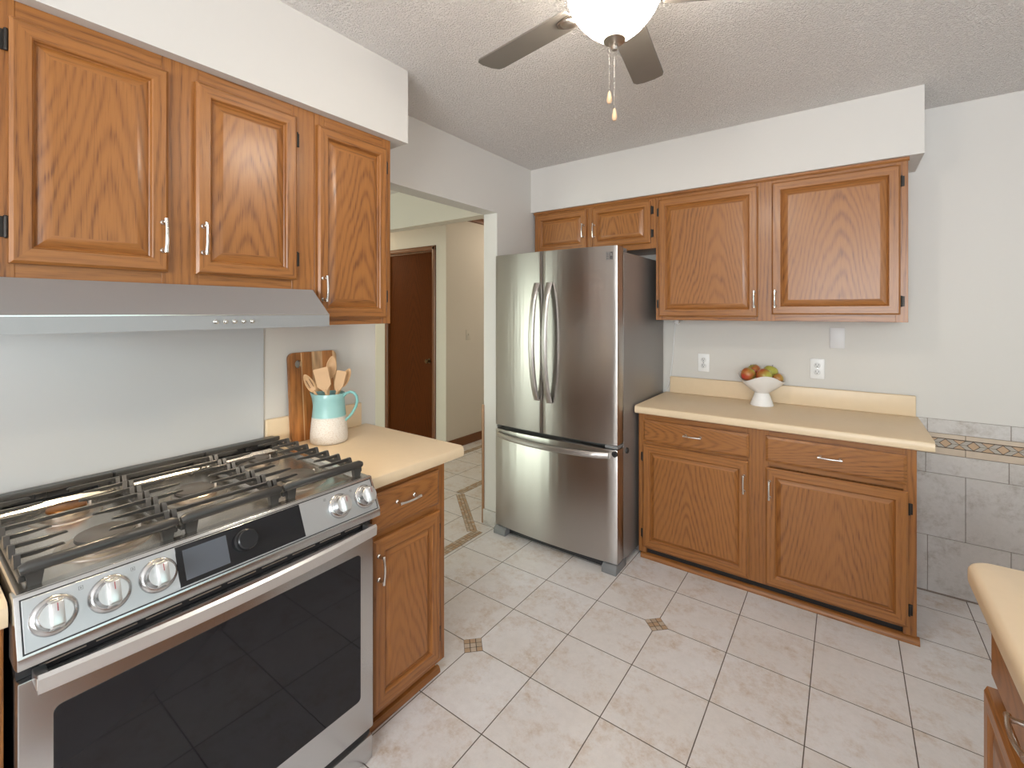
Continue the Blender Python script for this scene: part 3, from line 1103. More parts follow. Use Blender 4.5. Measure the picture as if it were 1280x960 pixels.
# continuous cast grates: three sections
def grate(x0, x1, burner_pts, outer):
    w = MB()
    yF, yR, zt = -.606, -.082, .9445
    # thick rounded front bar, rear bar
    w.tube([(x0 + .002, yF, zt - .010), (x0 + .012, yF, zt - .008), (x1 - .012, yF, zt - .008), (x1 - .002, yF, zt - .010)], [.0085, .0125, .0125, .0085], 12)
    w.box(x0 + .002, x1 - .002, yR - .007, yR + .007, zt - .016, zt - .002, .002)
    # feet
    for x in (x0 + .022, x1 - .022):
        for y in (yF, yR):
            w.prism([(x - .014, zt - .012), (x + .014, zt - .012), (x + .008, .8925), (x - .008, .8925)], 'y', y - .008, y + .008)
    # side rails: low strip with a hump under every finger
    ys = [-.150 - i * 0.0655 for i in range(7)]
    for xs, sgn in ((x0, 1), (x1, -1)):
        a, b = (xs + .001, xs + .011) if sgn > 0 else (xs - .011, xs - .001)
        w.box(a, b, yF, yR, zt - .034, zt - .022, .0015, seg=1)
        for y in ys:
            w.prism([(y - .018, zt - .026), (y - .007, zt - .004), (y - .004, zt), (y + .004, zt), (y + .007, zt - .004), (y + .018, zt - .026)], 'x', a, b)
    # fingers: long ones cross the section, short ones stop around the burners
    wd = x1 - x0
    for i, y in enumerate(ys):
        near = min((abs(y - by) for bx, by in burner_pts), default=9)
        spans = [(x0 + .004, x1 - .004)] if near > 0.085 else ([(x0 + .004, x0 + wd * .36), (x1 - wd * .36, x1 - .004)] if i % 2 else [(x0 + .004, x0 + wd * .30), (x1 - wd * .44, x1 - .004)])
        for a, b in spans:
            la = a > x0 + .01
            rb_ = b < x1 - .01
            pr = [(a, zt - .010), (a, zt), (b, zt), (b, zt - .010)]
            if la:
                pr = [(a, zt - .006), (a + .004, zt - .001), (b, zt), (b, zt - .010), (a + .04, zt - .010)]
            if rb_:
                pr = [(a, zt - .010), (a, zt), (b - .004, zt - .001), (b, zt - .006), (b - .04, zt - .010)]
            w.prism(pr, 'y', y - .0034, y + .0034, bev=.0012, seg=1)
    w.build('grate', IRON, RG)


grate(-HW + .006, -.122, [(-.245, -.215), (-.225, -.480)], -1)
grate(-.119, .119, [(0, -.345)], 0)
grate(.122, HW - .006, [(.245, -.205), (.235, -.475)], 1)
# slanted control panel
A = (-.640, .902)
B = (-.686, .806)
Cc = (-.686, .786)
w = MB()
w.prism([A, B, Cc, (-.655, .776), (-.60, .776), (-.60, .898)], 'x', -HW - .004, HW + .004, bev=.0025)
cp = w.build('control_panel', STEEL, RG)
nrm = Vector((0, -(A[1] - B[1]), -(B[0] - A[0]) * -1)).normalized()
dn = Vector((0, B[0] - A[0], B[1] - A[1])).normalized()
nrm = Vector((0, dn.z, -dn.y))
if nrm.y > 0:
    nrm = -nrm
PLn = (Vector((B[0] - A[0], B[1] - A[1]))).length
# panel frame: X = local x, Y' = up the slope, Z' = normal ; origin mid slope
mid = Vector((0, (A[0] + B[0]) / 2, (A[1] + B[1]) / 2))
PM = Matrix(((1, 0, 0, mid.x), (0, -dn.y, nrm.y, mid.y), (0, -dn.z, nrm.z, mid.z), (0, 0, 0, 1)))
w = MB()
w.box(-HW + .006, HW - .006, -PLn / 2 + .007, PLn / 2 - .010, -.002, .0012, .0006, M=PM, seg=1)
w.build('face_plate', PANELST, cp)
w = MB()
w.box(-HW + .0035, HW - .0035, -PLn / 2 + .0045, PLn / 2 - .0075, -.002, .0006, M=PM)
w.build('face_seam', DARKG, cp, smooth=0)
w = MB()
w.box(-.143, .146, -PLn / 2 + .010, PLn / 2 - .011, 0, .0022, .0006, M=PM, seg=1)
sc_ = w.build('display', SCREEN, cp)
w = MB()
w.box(-.130, -.040, -PLn / 2 + .020, PLn / 2 - .022, .0022, .0026, M=PM)
w.build('lcd_screen', LCD, sc_, smooth=0)
w = MB()
w.lathe([(.026, 0), (.026, .004), (.0235, .005), (.0235, .020), (.021, .0225), (0, .0225)], M=PM @ Matrix.Translation((0.0, 0.004, .002)), seg=36)
w.build('dial', plain('dial_black', (0.022, 0.022, 0.024), .25, .3), cp)
for kx in (-.339, -.258, -.178, .260, .345):
    K = PM @ Matrix.Translation((kx, 0.0, .001))
    w = MB()
    w.lathe([(.0345, 0), (.0345, .004), (.032, .008), (.0275, .010), (.0275, .0135), (.0265, .0145), (.0265, .022), (.0235, .031), (0, .031)], M=K, seg=40)
    ko = w.build('knob', STEEL, cp)
    w = MB()
    w.prism([(-.0265, .019), (-.0235, .0318), (.0235, .0318), (.0265, .019)], 'x', -.0105, .0105, M=K @ Matrix.Rotation(0, 4, 'Z'), bev=.0015, seg=1)
    w.lathe([(.0235, .0305), (.0228, .0316), (0, .0316)], M=K, seg=36)
    w.prism([(-.0225, .028), (-.020, .0445), (.020, .0445), (.0225, .028)], 'x', -.009, .009, M=K, bev=.0022, seg=2)
    w.build('knob_grip', KNOBST, ko)
    w = MB()
    w.box(-.0007, .0007, .004, .018, .0444, .0449, M=K)
    w.build('knob_mark', RED, ko, smooth=0)
    # small burner-position icon beside the knob
    w = MB()
    ix, iy = kx + (.040 if kx < 0 else -.040), .030
    for a in ((-.0035, .0035, -.0035, -.0028), (-.0035, .0035, .0028, .0035), (-.0035, -.0028, -.0035, .0035), (.0028, .0035, -.0035, .0035), (-.0012, .0012, -.0012, .0012)):
        w.box(ix + a[0], ix + a[1], iy + a[2], iy + a[3], .0012, .0016, M=PM)
    w.build('knob_icon', GREY, cp, smooth=0)
# trim band under the panel with a dark slot
w = MB()
w.box(-HW, HW, -.640, -.600, .748, .786)
w.build('vent_gap', DARKG, RG, smooth=0)
w = MB()
for k in range(9):
    w.box(-HW + .03 + k * .081, -HW + .03 + k * .081 + .066, -.642, -.639, .757, .7595)
w.build('vent_slats', BURN, RG, smooth=0)
# oven door
w = MB()
w.box(-HW, HW, -.655, -.615, .112, .747, .003)
# window recess rim
od_ = w.build('oven_door', STEEL, RG)
w = MB()
rp = []
gx0, gx1, gz0, gz1, gr_ = -.338, .338, .224, .676, .012
for cx_, cz_, a0 in ((gx1 - gr_, gz1 - gr_, 0), (gx0 + gr_, gz1 - gr_, 90), (gx0 + gr_, gz0 + gr_, 180), (gx1 - gr_, gz0 + gr_, 270)):
    for k in range(5):
        a = R(a0 + k * 22.5)
        rp.append((cx_ + gr_ * math.cos(a), cz_ + gr_ * math.sin(a)))
w.prism(rp, 'y', -.6562, -.640)
w.build('glass', GLASSB, od_, smooth=0)
# vent slots in the top of the door
for a, b in ((-.255, -.165), (-.155, -.065), (.125, .215), (.225, .305)):
    for z0_, z1_ in ((.7225, .7265), (.7125, .7155)):
        w = MB()
        w.box(a, b, -.6556, -.640, z0_, z1_)
        w.build('vent_slot', DARKG, od_, smooth=0)
# handle: flat bowed bar with end brackets
w = MB()
pts, N = [], 24
tb = bmesh.new()
rows_ = []
for i in range(N + 1):
    u = -1 + 2 * i / N
    x = u * .364
    yo = -.690 - .022 * (1 - u * u)
    rows_.append([tb.verts.new((x, yo + dy, .753 + dz)) for dy, dz in ((.004, -.012), (-.004, -.018), (-.010, -.014), (-.012, .012), (-.006, .018), (.004, .013))])
for i in range(N):
    for k in range(6):
        tb.faces.new((rows_[i][k], rows_[i][(k + 1) % 6], rows_[i + 1][(k + 1) % 6], rows_[i + 1][k]))
tb.faces.new(rows_[0])
tb.faces.new(rows_[-1])
bmesh.ops.recalc_face_normals(tb, faces=tb.faces[:])
w._merge(tb, 0)
for q in (-1, 1):
    w.box(q * .357 - .009, q * .357 + .009, -.694, -.650, .742, .764, .002)
w.build('handle', KNOBST, od_)
# storage drawer
w = MB()
w.box(-HW, HW, -.652, -.60, .012, .086, .003)
w.build('storage_drawer', STEEL, RG)
w = MB()
w.box(-HW + .003, HW - .003, -.64, -.60, .086, .112)
w.build('drawer_gap', DARKG, RG, smooth=0)

# ------------------------------------------------------------------ refrigerator
FR = thing('refrigerator', 'stainless steel french door refrigerator with bottom freezer drawer', 'refrigerator', (0, 0, 0))
fx0, fx1, fxs = 0.024, 0.866, 0.398
fcx, fhw = (fx0 + fx1) / 2, (fx1 - fx0) / 2


def fcurve(x):
    u = (x - fcx) / fhw
    return 0.004 - 0.022 * (1 - u * u)


def fdoor(x0, x1, z0, z1, name, parent):
    w = MB()
    N = 14
    pts = []
    for i in range(N + 1):
        x = x0 + (x1 - x0) * i / N
        pts.append((x, fcurve(x)))
    pts += [(x1, 0.088), (x0, 0.088)]
    # rounded outer vertical edges
    w.prism(pts, 'z', z0, z1, bev=0.004)
    return w.build(name, FRSTEEL, parent, smooth=40)


w = MB()
w.box(fx0 + .012, fx1 - .002, .094, .775, .03, 1.762, .004)
w.build('cabinet_body', FRSIDE, FR)
w = MB()
w.box(fx0 + .01, fx1 - .01, .086, .096, .06, 1.76)
w.build('door_gasket', GREY, FR, smooth=0)
dL = fdoor(fx0, fxs - .002, .697, 1.789, 'door', FR)
dR = fdoor(fxs + .002, fx1, .697, 1.789, 'door', FR)
dF = fdoor(fx0, fx1, .050, .672, 'freezer_drawer', FR)


def vhandle(parent, x, z0, z1):
    w = MB()
    N = 20
    tb = bmesh.new()
    rows_ = []
    for i in range(N + 1):
        u = -1 + 2 * i / N
        z = (z0 + z1) / 2 + u * (z1 - z0) / 2
        yo = fcurve(x) - .006 - .062 * (1 - u * u) ** 0.8
        wd = .0165
        rows_.append([tb.verts.new((x + a * wd, yo + b, z)) for a, b in ((-1, .004), (-1, -.010), (-.5, -.016), (.5, -.016), (1, -.010), (1, .004))])
    for i in range(N):
        for k in range(6):
            tb.faces.new((rows_[i][k], rows_[i][(k + 1) % 6], rows_[i + 1][(k + 1) % 6], rows_[i + 1][k]))
    tb.faces.new(rows_[0])
    tb.faces.new(rows_[-1])
    bmesh.ops.recalc_face_normals(tb, faces=tb.faces[:])
    w._merge(tb, 0)
    w.build('handle', HANDST, parent)


vhandle(dL, fxs - .033, .895, 1.600)
vhandle(dR, fxs + .055, .888, 1.600)
w = MB()
tb = bmesh.new()
rows_ = []
N = 24
for i in range(N + 1):
    u = -1 + 2 * i / N
    x = 0.438 + u * .383
    yo = fcurve(x) - .004 - .052 * (1 - u * u) ** 0.75
    rows_.append([tb.verts.new((x, yo + b, .640 + a * .0165)) for a, b in ((-1, .004), (-1, -.010), (-.5, -.016), (.5, -.016), (1, -.010), (1, .004))])
for i in range(N):
    for k in range(6):
        tb.faces.new((rows_[i][k], rows_[i][(k + 1) % 6], rows_[i + 1][(k + 1) % 6], rows_[i + 1][k]))
tb.faces.new(rows_[0])
tb.faces.new(rows_[-1])
bmesh.ops.recalc_face_normals(tb, faces=tb.faces[:])
w._merge(tb, 0)
w.build('handle', HANDST, dF)
# emblem on the right door: dark square with two letter shapes
w = MB()
ex, ez = 0.822, 1.733
ey = fcurve(ex) - .0006
EMr = Matrix.Translation((ex, ey, ez)) @ Matrix.Rotation(math.atan2(fcurve(ex + .01) - fcurve(ex - .01), .02), 4, 'Z')
w.box(-.020, .020, -.001, .001, -.023, .023, .0004, M=EMr, seg=1)
em = w.build('emblem', plain('emblem_grey', (0.30, 0.29, 0.28), .3, 1.0), dR)
w = MB()
for a in ((-.017, -.005, .003, .006), (-.017, -.005, .012, .015), (-.017, -.005, -.006, -.003), (-.017, -.005, -.016, -.013), (0.0, .003, -.019, .019), (.006, .017, .014, .019), (.014, .017, .003, .016), (.005, .008, -.019, -.002), (.009, .012, -.019, -.002), (.014, .017, -.019, -.002), (.005, .017, -.004, -.001)):
    w.box(a[0], a[1], -.0016, -.0009, a[2], a[3], M=EMr)
w.build('emblem_letters', DARKG, em, smooth=0)
# feet, hinge covers, bumpers
for a, b in ((fx0 + .002, fx0 + .095), (fx1 - .085, fx1 + .002)):
    w = MB()
    w.prism([(-.022, 0), (.12, 0), (.12, .046), (.0, .046), (-.020, .034)], 'x', a, b, bev=.005)
    w.build('foot', GREY, FR)
w = MB()
w.box(fx0 + .095, fx1 - .085, .03, .05, .006, .048)
w.build('kick_grille', DARKG, FR, smooth=0)
for a, b in ((fx0 + .01, fx0 + .075), (fx1 - .075, fx1 - .004)):
    w = MB()
    w.box(a, b, .012, .15, 1.762, 1.786, .006)
    w.build('hinge_cover', GREY, FR)
w = MB()
w.box(fx1 - .075, fx1 - .002, .005, .09, .676, .694, .003)
w.build('hinge_plate', GREY, FR)
for M_ in (axis_m((0.852, fcurve(.852) - .0005, .652), (0, -1, 0)), axis_m((fx1 - .0025, .135, .642), (1, 0, 0))):
    w = MB()
    w.lathe([(.0165, 0), (.0165, .007), (.0145, .010), (.009, .011), (.008, .008), (0, .008)], M=M_, seg=24)
    w.build('safety_latch', DARKG, FR)

# ------------------------------------------------------------------ ceiling fan with light
FX, FY = 1.362, -1.17
FAN = thing('ceiling_fan', 'grey five-blade ceiling fan with glowing white glass bowl light', 'ceiling fan', (FX, FY, CZ))


def fz(z):
    return z - CZ


w = MB()
w.lathe([(0, 0), (.085, 0), (.09, -.02), (.075, -.05), (.12, -.07), (.13, -.10), (.125, -.135), (.09, -.15), (0, -.15)], seg=40)
w.build('motor_housing', NICK, FAN)
w = MB()
w.lathe([(0, -.150), (.062, -.150), (.070, -.156), (.070, -.164), (.06, -.170), (0, -.170)], seg=40)
w.build('light_fitter', NICK, FAN)
EMB, en, el, eb = newmat('lit_glass_bowl')
eb.inputs['Base Color'].default_value = (0.9, 0.88, 0.85, 1)
eb.inputs['Roughness'].default_value = 0.3
eb.inputs['Emission Color'].default_value = (1.0, 0.92, 0.80, 1)
eb.inputs['Emission Strength'].default_value = FAN_EMIT
w = MB()
bz = 2.158
prof = [(.127, 2.296), (.1265, 2.282), (.121, 2.262), (.110, 2.240), (.094, 2.218), (.074, 2.196), (.052, 2.178), (.030, 2.166), (.012, 2.160), (0, 2.159)]
w.lathe([(r, fz(z)) for r, z in prof], seg=48)
w.build('lamp_shade', EMB, FAN)
w = MB()
w.lathe([(0, fz(2.166)), (.030, fz(2.162)), (.030, fz(2.158)), (.012, fz(2.154)), (.006, fz(2.150)), (.0095, fz(2.146)), (.0105, fz(2.139)), (.007, fz(2.133)), (0, fz(2.131))], seg=24)
w.build('finial', NICK, FAN)
for k in range(5):
    th = R(171.5 - 72 * k)
    M = Matrix.Rotation(th, 4, 'Z') @ Matrix.Translation((0, 0, fz(2.284))) @ Matrix.Rotation(R(-6), 4, 'X')
    w = MB()
    bl = [(.135, -.044), (.16, -.050), (.485, -.056), (.503, -.050), (.514, -.02), (.516, .02), (.510, .044), (.495, .054), (.16, .050), (.135, .044)]
    w.prism(bl, 'z', -.003, .003, M=M, bev=.0015, seg=1)
    bo = w.build('blade', BLADE, FAN)
    w = MB()
    w.prism([(.075, -.018), (.15, -.028), (.185, -.02), (.195, 0), (.185, .02), (.15, .028), (.075, .018)], 'z', -.010, -.0032, M=M, bev=.002, seg=1)
    w.lathe([(0, -.022), (.012, -.021), (.022, -.016), (.026, -.010), (.026, -.008), (0, -.008)], M=M @ Matrix.Translation((.155, 0, 0)), seg=20)
    w.lathe([(0, 0), (.012, 0), (.015, -.03), (0, -.03)], M=M @ Matrix.Translation((.09, 0, .012)), seg=12)
    w.build('blade_bracket', NICK, bo)
for dx, dy, ztop, zb_ in ((-.012, -.006, 2.155, 2.022), (0, 0, 2.132, 1.975)):
    w = MB()
    z = ztop
    k = 0
    w.tube([(dx, dy, fz(ztop)), (dx, dy, fz(zb_))], .0007, 5)
    while z > zb_:
        w.lathe([(0, .0014), (.0014, 0), (0, -.0014)], c=(dx, dy, fz(z)), seg=6)
        z -= .0042
    zc = zb_ + .6 * (ztop - zb_) * .9
    w.tube([(dx, dy, fz(zc)), (dx, dy, fz(zc - .010))], .0022, 8)
    ch = w.build('pull_chain', CHROME, FAN)
    w = MB()
    w.lathe([(0, 0), (.003, -.001), (.0042, -.008), (.0068, -.020), (.0066, -.027), (.0045, -.032), (0, -.0335)], c=(dx, dy, fz(zb_)), seg=16)
    w.build('pull_knob', KNOBW, ch)

# ------------------------------------------------------------------ wall plates
def plate(kind, label, x, z, y=DY):
    if kind == 'outlet':
        t = thing('wall_outlet', label, 'outlet', (x, y, z))
    else:
        t = thing('wall_plate', label, 'wall plate', (x, y, z))
    w = MB()
    w.box(-.035, .035, -.006, 0, -.0575, .0575, .003)
    w.build('cover_plate', WHITEP if kind == 'outlet' else PLATE2, t)
    if kind == 'outlet':
        for s in (1, -1):
            w = MB()
            w.lathe([(.0165, 0), (.0165, .0015), (.0155, .002), (0, .002)], M=axis_m((0, -.006, s * .0195), (0, -1, 0)), seg=24)
            r_ = w.build('receptacle', plain('receptacle_white', (.66, .66, .66), .4), t)
            w = MB()
            w.box(-.0075, -.0055, -.0088, -.0078, s * .0195 + .0005, s * .0195 + .0085)
            w.box(.0055, .0075, -.0088, -.0078, s * .0195 + .0005, s * .0195 + .0085)
            w.lathe([(0, .0007), (.0024, .0007), (.0024, 0), (0, 0)], M=axis_m((0, -.008, s * .0195 - .006), (0, -1, 0)), seg=10)
            w.build('slots', DARKG, r_, smooth=0)
        w = MB()
        w.lathe([(0, .001), (.003, .0006), (.003, 0), (0, 0)], M=axis_m((0, -.006, 0), (0, -1, 0)), seg=10)
        w.build('screw', CHROME, t)
    return t


plate('outlet', 'white duplex outlet beside the refrigerator, left of the fruit bowl', 1.120, 1.096)
plate('outlet', 'white duplex outlet on the back wall right of the fruit bowl', 1.736, 1.101)
plate('blank', 'blank wall plate just below the right wall cabinet', 1.829, 1.279)
t = thing('light_switch', 'pale light switch plate on the far hall wall', 'switch', (-1.46, 1.40, 1.18), PI / 2)
w = MB()
w.box(-.035, .035, -.006, 0, -.0575, .0575, .003)
w.build('cover_plate', HALLW, t)
w = MB()
w.box(-.004, .004, -.014, -.005, -.006, .010, .001)
w.build('toggle', HALLW, t)
# cord beside the refrigerator
w = MB()
w.tube([(1.02, .70, 1.372), (.985, .76, 1.368), (.955, .785, 1.365), (.940, .790, 1.340), (.932, .790, 1.25), (.922, .790, 1.10), (.908, .790, 1.0), (.898, .791, .945), (.886, .793, .915), (.876, .7945, .895), (.872, .7945, .86), (.871, .7945, .70)], .0032, 8)
cd = w.build('power_cord', WHITEP)
tag(cd, 'thin white cord hanging on the wall between the refrigerator and counter', 'cord')
w = MB()
w.box(.960, .985, .70, .725, 1.352, 1.375, .003)
w.tube([(.972, .705, 1.357), (.985, .70, 1.345), (.995, .70, 1.352)], .003, 8)
w.build('clip', WHITEP, cd)

# ------------------------------------------------------------------ fruit bowl and apples
BX, BY, BZ = 1.474, 0.657, 0.886
t = thing('footed_bowl', 'white footed ceramic bowl with wavy rim holding apples', 'bowl', (BX, BY, BZ))


def rimw(th, r, z):
    k = max(0, (z - .09) / .08)
    return r * (1 + .05 * k * math.cos(3 * (th - R(48)))), z + k * .020 * math.cos(3 * (th - R(48)))


w = MB()
w.lathe([(.038, .074), (.060, .090), (.088, .115), (.108, .138), (.121, .160), (.1235, .163), (.1195, .163), (.105, .142), (.084, .118), (.056, .096), (.03, .086), (0, .084)], seg=72, wob=rimw)
w.build('basin', CERAM, t)
w = MB()
w.lathe([(0, 0), (.060, 0), (.062, .003), (.060, .008), (.052, .030), (.043, .055), (.0375, .072), (.040, .078), (0, .080)], seg=48)
w.build('foot', CERAM, t)


def apple_mat():
    m, n, l, b = newmat('apple_skin')
    b.inputs['Roughness'].default_value = 0.3
    t = n.new('ShaderNodeTexCoord')
    oi = n.new('ShaderNodeObjectInfo')
    s = n.new('ShaderNodeSeparateXYZ')
    l.new(t.outputs['Object'], s.inputs[0])
    nz = n.new('ShaderNodeTexNoise')
    nz.inputs['Scale'].default_value = 22
    nz.inputs['Detail'].default_value = 3
    l.new(t.outputs['Object'], nz.inputs[0])
    # red cheek on the +X side of each apple
    f = mathn(n, l, 'ADD', mathn(n, l, 'MULTIPLY', s.outputs[0], 16), mathn(n, l, 'MULTIPLY', nz.outputs[0], 1.3))
    f = mathn(n, l, 'ADD', f, -0.36)
    cl = n.new('ShaderNodeClamp')
    l.new(f, cl.inputs[0])
    mx = n.new('ShaderNodeMix')
    mx.data_type = 'RGBA'
    mx.inputs[6].default_value = (0.42, 0.40, 0.07, 1)
    mx.inputs[7].default_value = (0.42, 0.035, 0.025, 1)
    l.new(cl.outputs[0], mx.inputs[0])
    l.new(mx.outputs[2], b.inputs['Base Color'])
    return m


APP = apple_mat()


def apple(label, x, y, z, r, rot):
    o = None
    w = MB()
    prof = [(0, .62), (.10, .66), (.26, .82), (.5, .88), (.78, .72), (.96, .38), (1, .05), (.94, -.35), (.76, -.68), (.5, -.86), (.28, -.90), (.12, -.82), (0, -.80)]
    w.lathe([(a * r, b * r) for a, b in prof], seg=28)
    o = w.build('apple', APP, smooth=80)
    o.location = (x, y, z)
    o.rotation_euler = rot
    tag(o, label, 'apple', 'apples in the footed bowl')
    w = MB()
    w.tube([(0, 0, r * .62), (.001, 0, r * .9), (.004, .001, r * 1.2)], [.0011, .0010, .0014], 6)
    w.build('stem', STEM, o)


# bowl interior lies around z = BZ+.10 .. +.16
apple('yellow green apple with red blush at the left end of the bowl', BX - .064, BY - .046, BZ + .177, .039, (R(70), R(10), R(250)))
apple('red and green apple at the front middle of the bowl', BX + .017, BY - .046, BZ + .174, .041, (R(35), R(-20), R(190)))
apple('mostly red apple at the back left of the bowl', BX - .044, BY + .034, BZ + .189, .039, (R(30), R(10), R(290)))
apple('green apple with a stem at the back right of the bowl', BX + .037, BY + .050, BZ + .186, .040, (R(18), R(15), R(100)))
apple('dark red apple low at the right side of the bowl', BX + .080, BY - .002, BZ + .160, .029, (R(40), R(0), R(260)))

# ------------------------------------------------------------------ cutting board, pitcher, utensils
CT = 0.890
board_m, n, l, b = newmat('striped_board_wood')
b.inputs['Roughness'].default_value = 0.45
tcn = n.new('ShaderNodeTexCoord')
sp = n.new('ShaderNodeSeparateXYZ')
l.new(tcn.outputs['Object'], sp.inputs[0])
mpn = n.new('ShaderNodeMapping')
mpn.inputs['Scale'].default_value = (55, 40, 5)
l.new(tcn.outputs['Object'], mpn.inputs[0])
nz = n.new('ShaderNodeTexNoise')
nz.inputs['Scale'].default_value = 1
nz.inputs['Detail'].default_value = 4
l.new(mpn.outputs[0], nz.inputs[0])
rp_ = n.new('ShaderNodeValToRGB')
rp_.color_ramp.interpolation = 'CONSTANT'
els = rp_.color_ramp.elements
dk, lt = (0.37, 0.145, 0.038, 1), (0.60, 0.38, 0.20, 1)
els[0].position = 0
els[0].color = dk
els[1].position = 0.235
els[1].color = lt
for pos, c in ((0.255, dk), (0.46, lt), (0.68, (0.42, 0.17, 0.05, 1)), (0.91, lt)):
    q = els.new(pos)
    q.color = c
ux = mathn(n, l, 'ADD', mathn(n, l, 'DIVIDE', sp.outputs[0], 0.215), 0.0)
l.new(ux, rp_.inputs[0])
mx = n.new('ShaderNodeMix')
mx.data_type = 'RGBA'
mx.blend_type = 'MULTIPLY'
mx.inputs[0].default_value = 1
l.new(rp_.outputs[0], mx.inputs[6])
r2 = n.new('ShaderNodeValToRGB')
r2.color_ramp.elements[0].position = 0.3
r2.color_ramp.elements[0].color = (0.45, 0.4, 0.36, 1)
r2.color_ramp.elements[1].position = 0.65
r2.color_ramp.elements[1].color = (1.25, 1.25, 1.25, 1)
l.new(nz.outputs[0], r2.inputs[0])
l.new(r2.outputs[0], mx.inputs[7])
l.new(mx.outputs[2], b.inputs['Base Color'])
w = MB()
tb = bmesh.new()
bw, bh, br_, bt = .215, .365, .024, .017


def rrect(w_, h_, r_):
    o = []
    for cx_, cz_, a0 in ((w_ - r_, h_ - r_, 0), (r_, h_ - r_, 90), (r_, r_, 180), (w_ - r_, r_, 270)):
        for k in range(6):
            a = R(a0 + k * 18)
            o.append((cx_ + r_ * math.cos(a), cz_ + r_ * math.sin(a)))
    return o


loops = [rrect(bw, bh, br_), [(.040 + .015 * math.cos(2 * PI * k / 20), bh - .048 + .017 * math.sin(2 * PI * k / 20)) for k in range(20)]]
edges = []
for lp in loops:
    vs = [tb.verts.new((x, 0, z)) for x, z in lp]
    for i in range(len(vs)):
        edges.append(tb.edges.new((vs[i], vs[(i + 1) % len(vs)])))
bmesh.ops.triangle_fill(tb, use_beauty=True, use_dissolve=False, edges=edges)
ex_ = bmesh.ops.extrude_face_region(tb, geom=tb.faces[:])
for v in [g for g in ex_['geom'] if isinstance(g, bmesh.types.BMVert)]:
    v.co.y += bt
bmesh.ops.recalc_face_normals(tb, faces=tb.faces[:])
w._merge(tb, 0)
cb = w.build('cutting_board', board_m, smooth=30)
tag(cb, 'striped wooden cutting board with a hang hole leaning on the wall', 'cutting board')
# local -Y front -> world +X, leaning so the top rests on the wall
cb.rotation_euler = (R(-4.6), 0, PI / 2)
cb.location = (0.050, -1.358, CT + .0015)

PX, PY = 0.137, -1.249
t = thing('pitcher', 'stoneware pitcher with turquoise glaze over speckled white base', 'pitcher', (PX, PY, CT))
pm_, n, l, b = newmat('two_tone_glaze')
tcn = n.new('ShaderNodeTexCoord')
sp = n.new('ShaderNodeSeparateXYZ')
l.new(tcn.outputs['Object'], sp.inputs[0])
nz = n.new('ShaderNodeTexNoise')
nz.inputs['Scale'].default_value = 260
nz.inputs['Detail'].default_value = 2
l.new(tcn.outputs['Object'], nz.inputs[0])
spk = n.new('ShaderNodeValToRGB')
spk.color_ramp.elements[0].position = 0.36
spk.color_ramp.elements[0].color = (0.60, 0.51, 0.44, 1)
spk.color_ramp.elements[1].position = 0.50
spk.color_ramp.elements[1].color = (0.72, 0.67, 0.62, 1)
l.new(nz.outputs[0], spk.inputs[0])
nz2 = n.new('ShaderNodeTexNoise')
nz2.inputs['Scale'].default_value = 18
l.new(tcn.outputs['Object'], nz2.inputs[0])
zz = mathn(n, l, 'ADD', sp.outputs[2], mathn(n, l, 'MULTIPLY', nz2.outputs[0], .006))
gt = n.new('ShaderNodeMapRange')
gt.inputs[1].default_value = 0.106
gt.inputs[2].default_value = 0.112
l.new(zz, gt.inputs[0])
tq = n.new('ShaderNodeMix')
tq.data_type = 'RGBA'
tq.inputs[6].default_value = (0.25, 0.48, 0.48, 1)
tq.inputs[7].default_value = (0.33, 0.56, 0.56, 1)
l.new(nz2.outputs[0], tq.inputs[0])
mx = n.new('ShaderNodeMix')
mx.data_type = 'RGBA'
l.new(gt.outputs[0], mx.inputs[0])
l.new(spk.outputs[0], mx.inputs[6])
l.new(tq.outputs[2], mx.inputs[7])
l.new(mx.outputs[2], b.inputs['Base Color'])
rgh = mathn(n, l, 'SUBTRACT', 0.6, mathn(n, l, 'MULTIPLY', gt.outputs[0], 0.4))
l.new(rgh, b.inputs['Roughness'])
SPA = math.atan2(-.62, -.78)     # spout direction


def spout(th, r, z):
    k = max(0, (z - .15) / .05)
    d = math.cos(th - SPA)
    s_ = max(0, d) ** 14
    return r + k * .016 * s_, z + k * .004 * s_


w = MB()
w.lathe([(0, 0), (.066, 0), (.0715, .004), (.0735, .015), (.0725, .04), (.069, .08), (.065, .115), (.062, .15), (.0605, .18), (.0615, .198), (.0605, .2005), (.0580, .198), (.0565, .18), (.058, .15), (.061, .115), (.064, .08), (.066, .02), (0, .014)], seg=64, wob=spout)
pt_ = w.build('pitcher_body', pm_, t, smooth=50)
hd = Vector((math.cos(SPA + PI), math.sin(SPA + PI), 0))
w = MB()
hp = []
for (r_, z_) in ((.058, .186), (.070, .198), (.086, .204), (.101, .200), (.112, .186), (.115, .166), (.109, .142), (.096, .118), (.082, .100), (.068, .088), (.064, .085)):
    hp.append(hd * r_ + Vector((0, 0, z_)))
w.tube(hp, [.0085, .008, .0075, .0075, .0075, .0075, .0075, .0075, .007, .007, .006], 12, flat=.75)
w.build('handle', plain('turquoise_glaze', (0.24, 0.52, 0.51), .2), t)


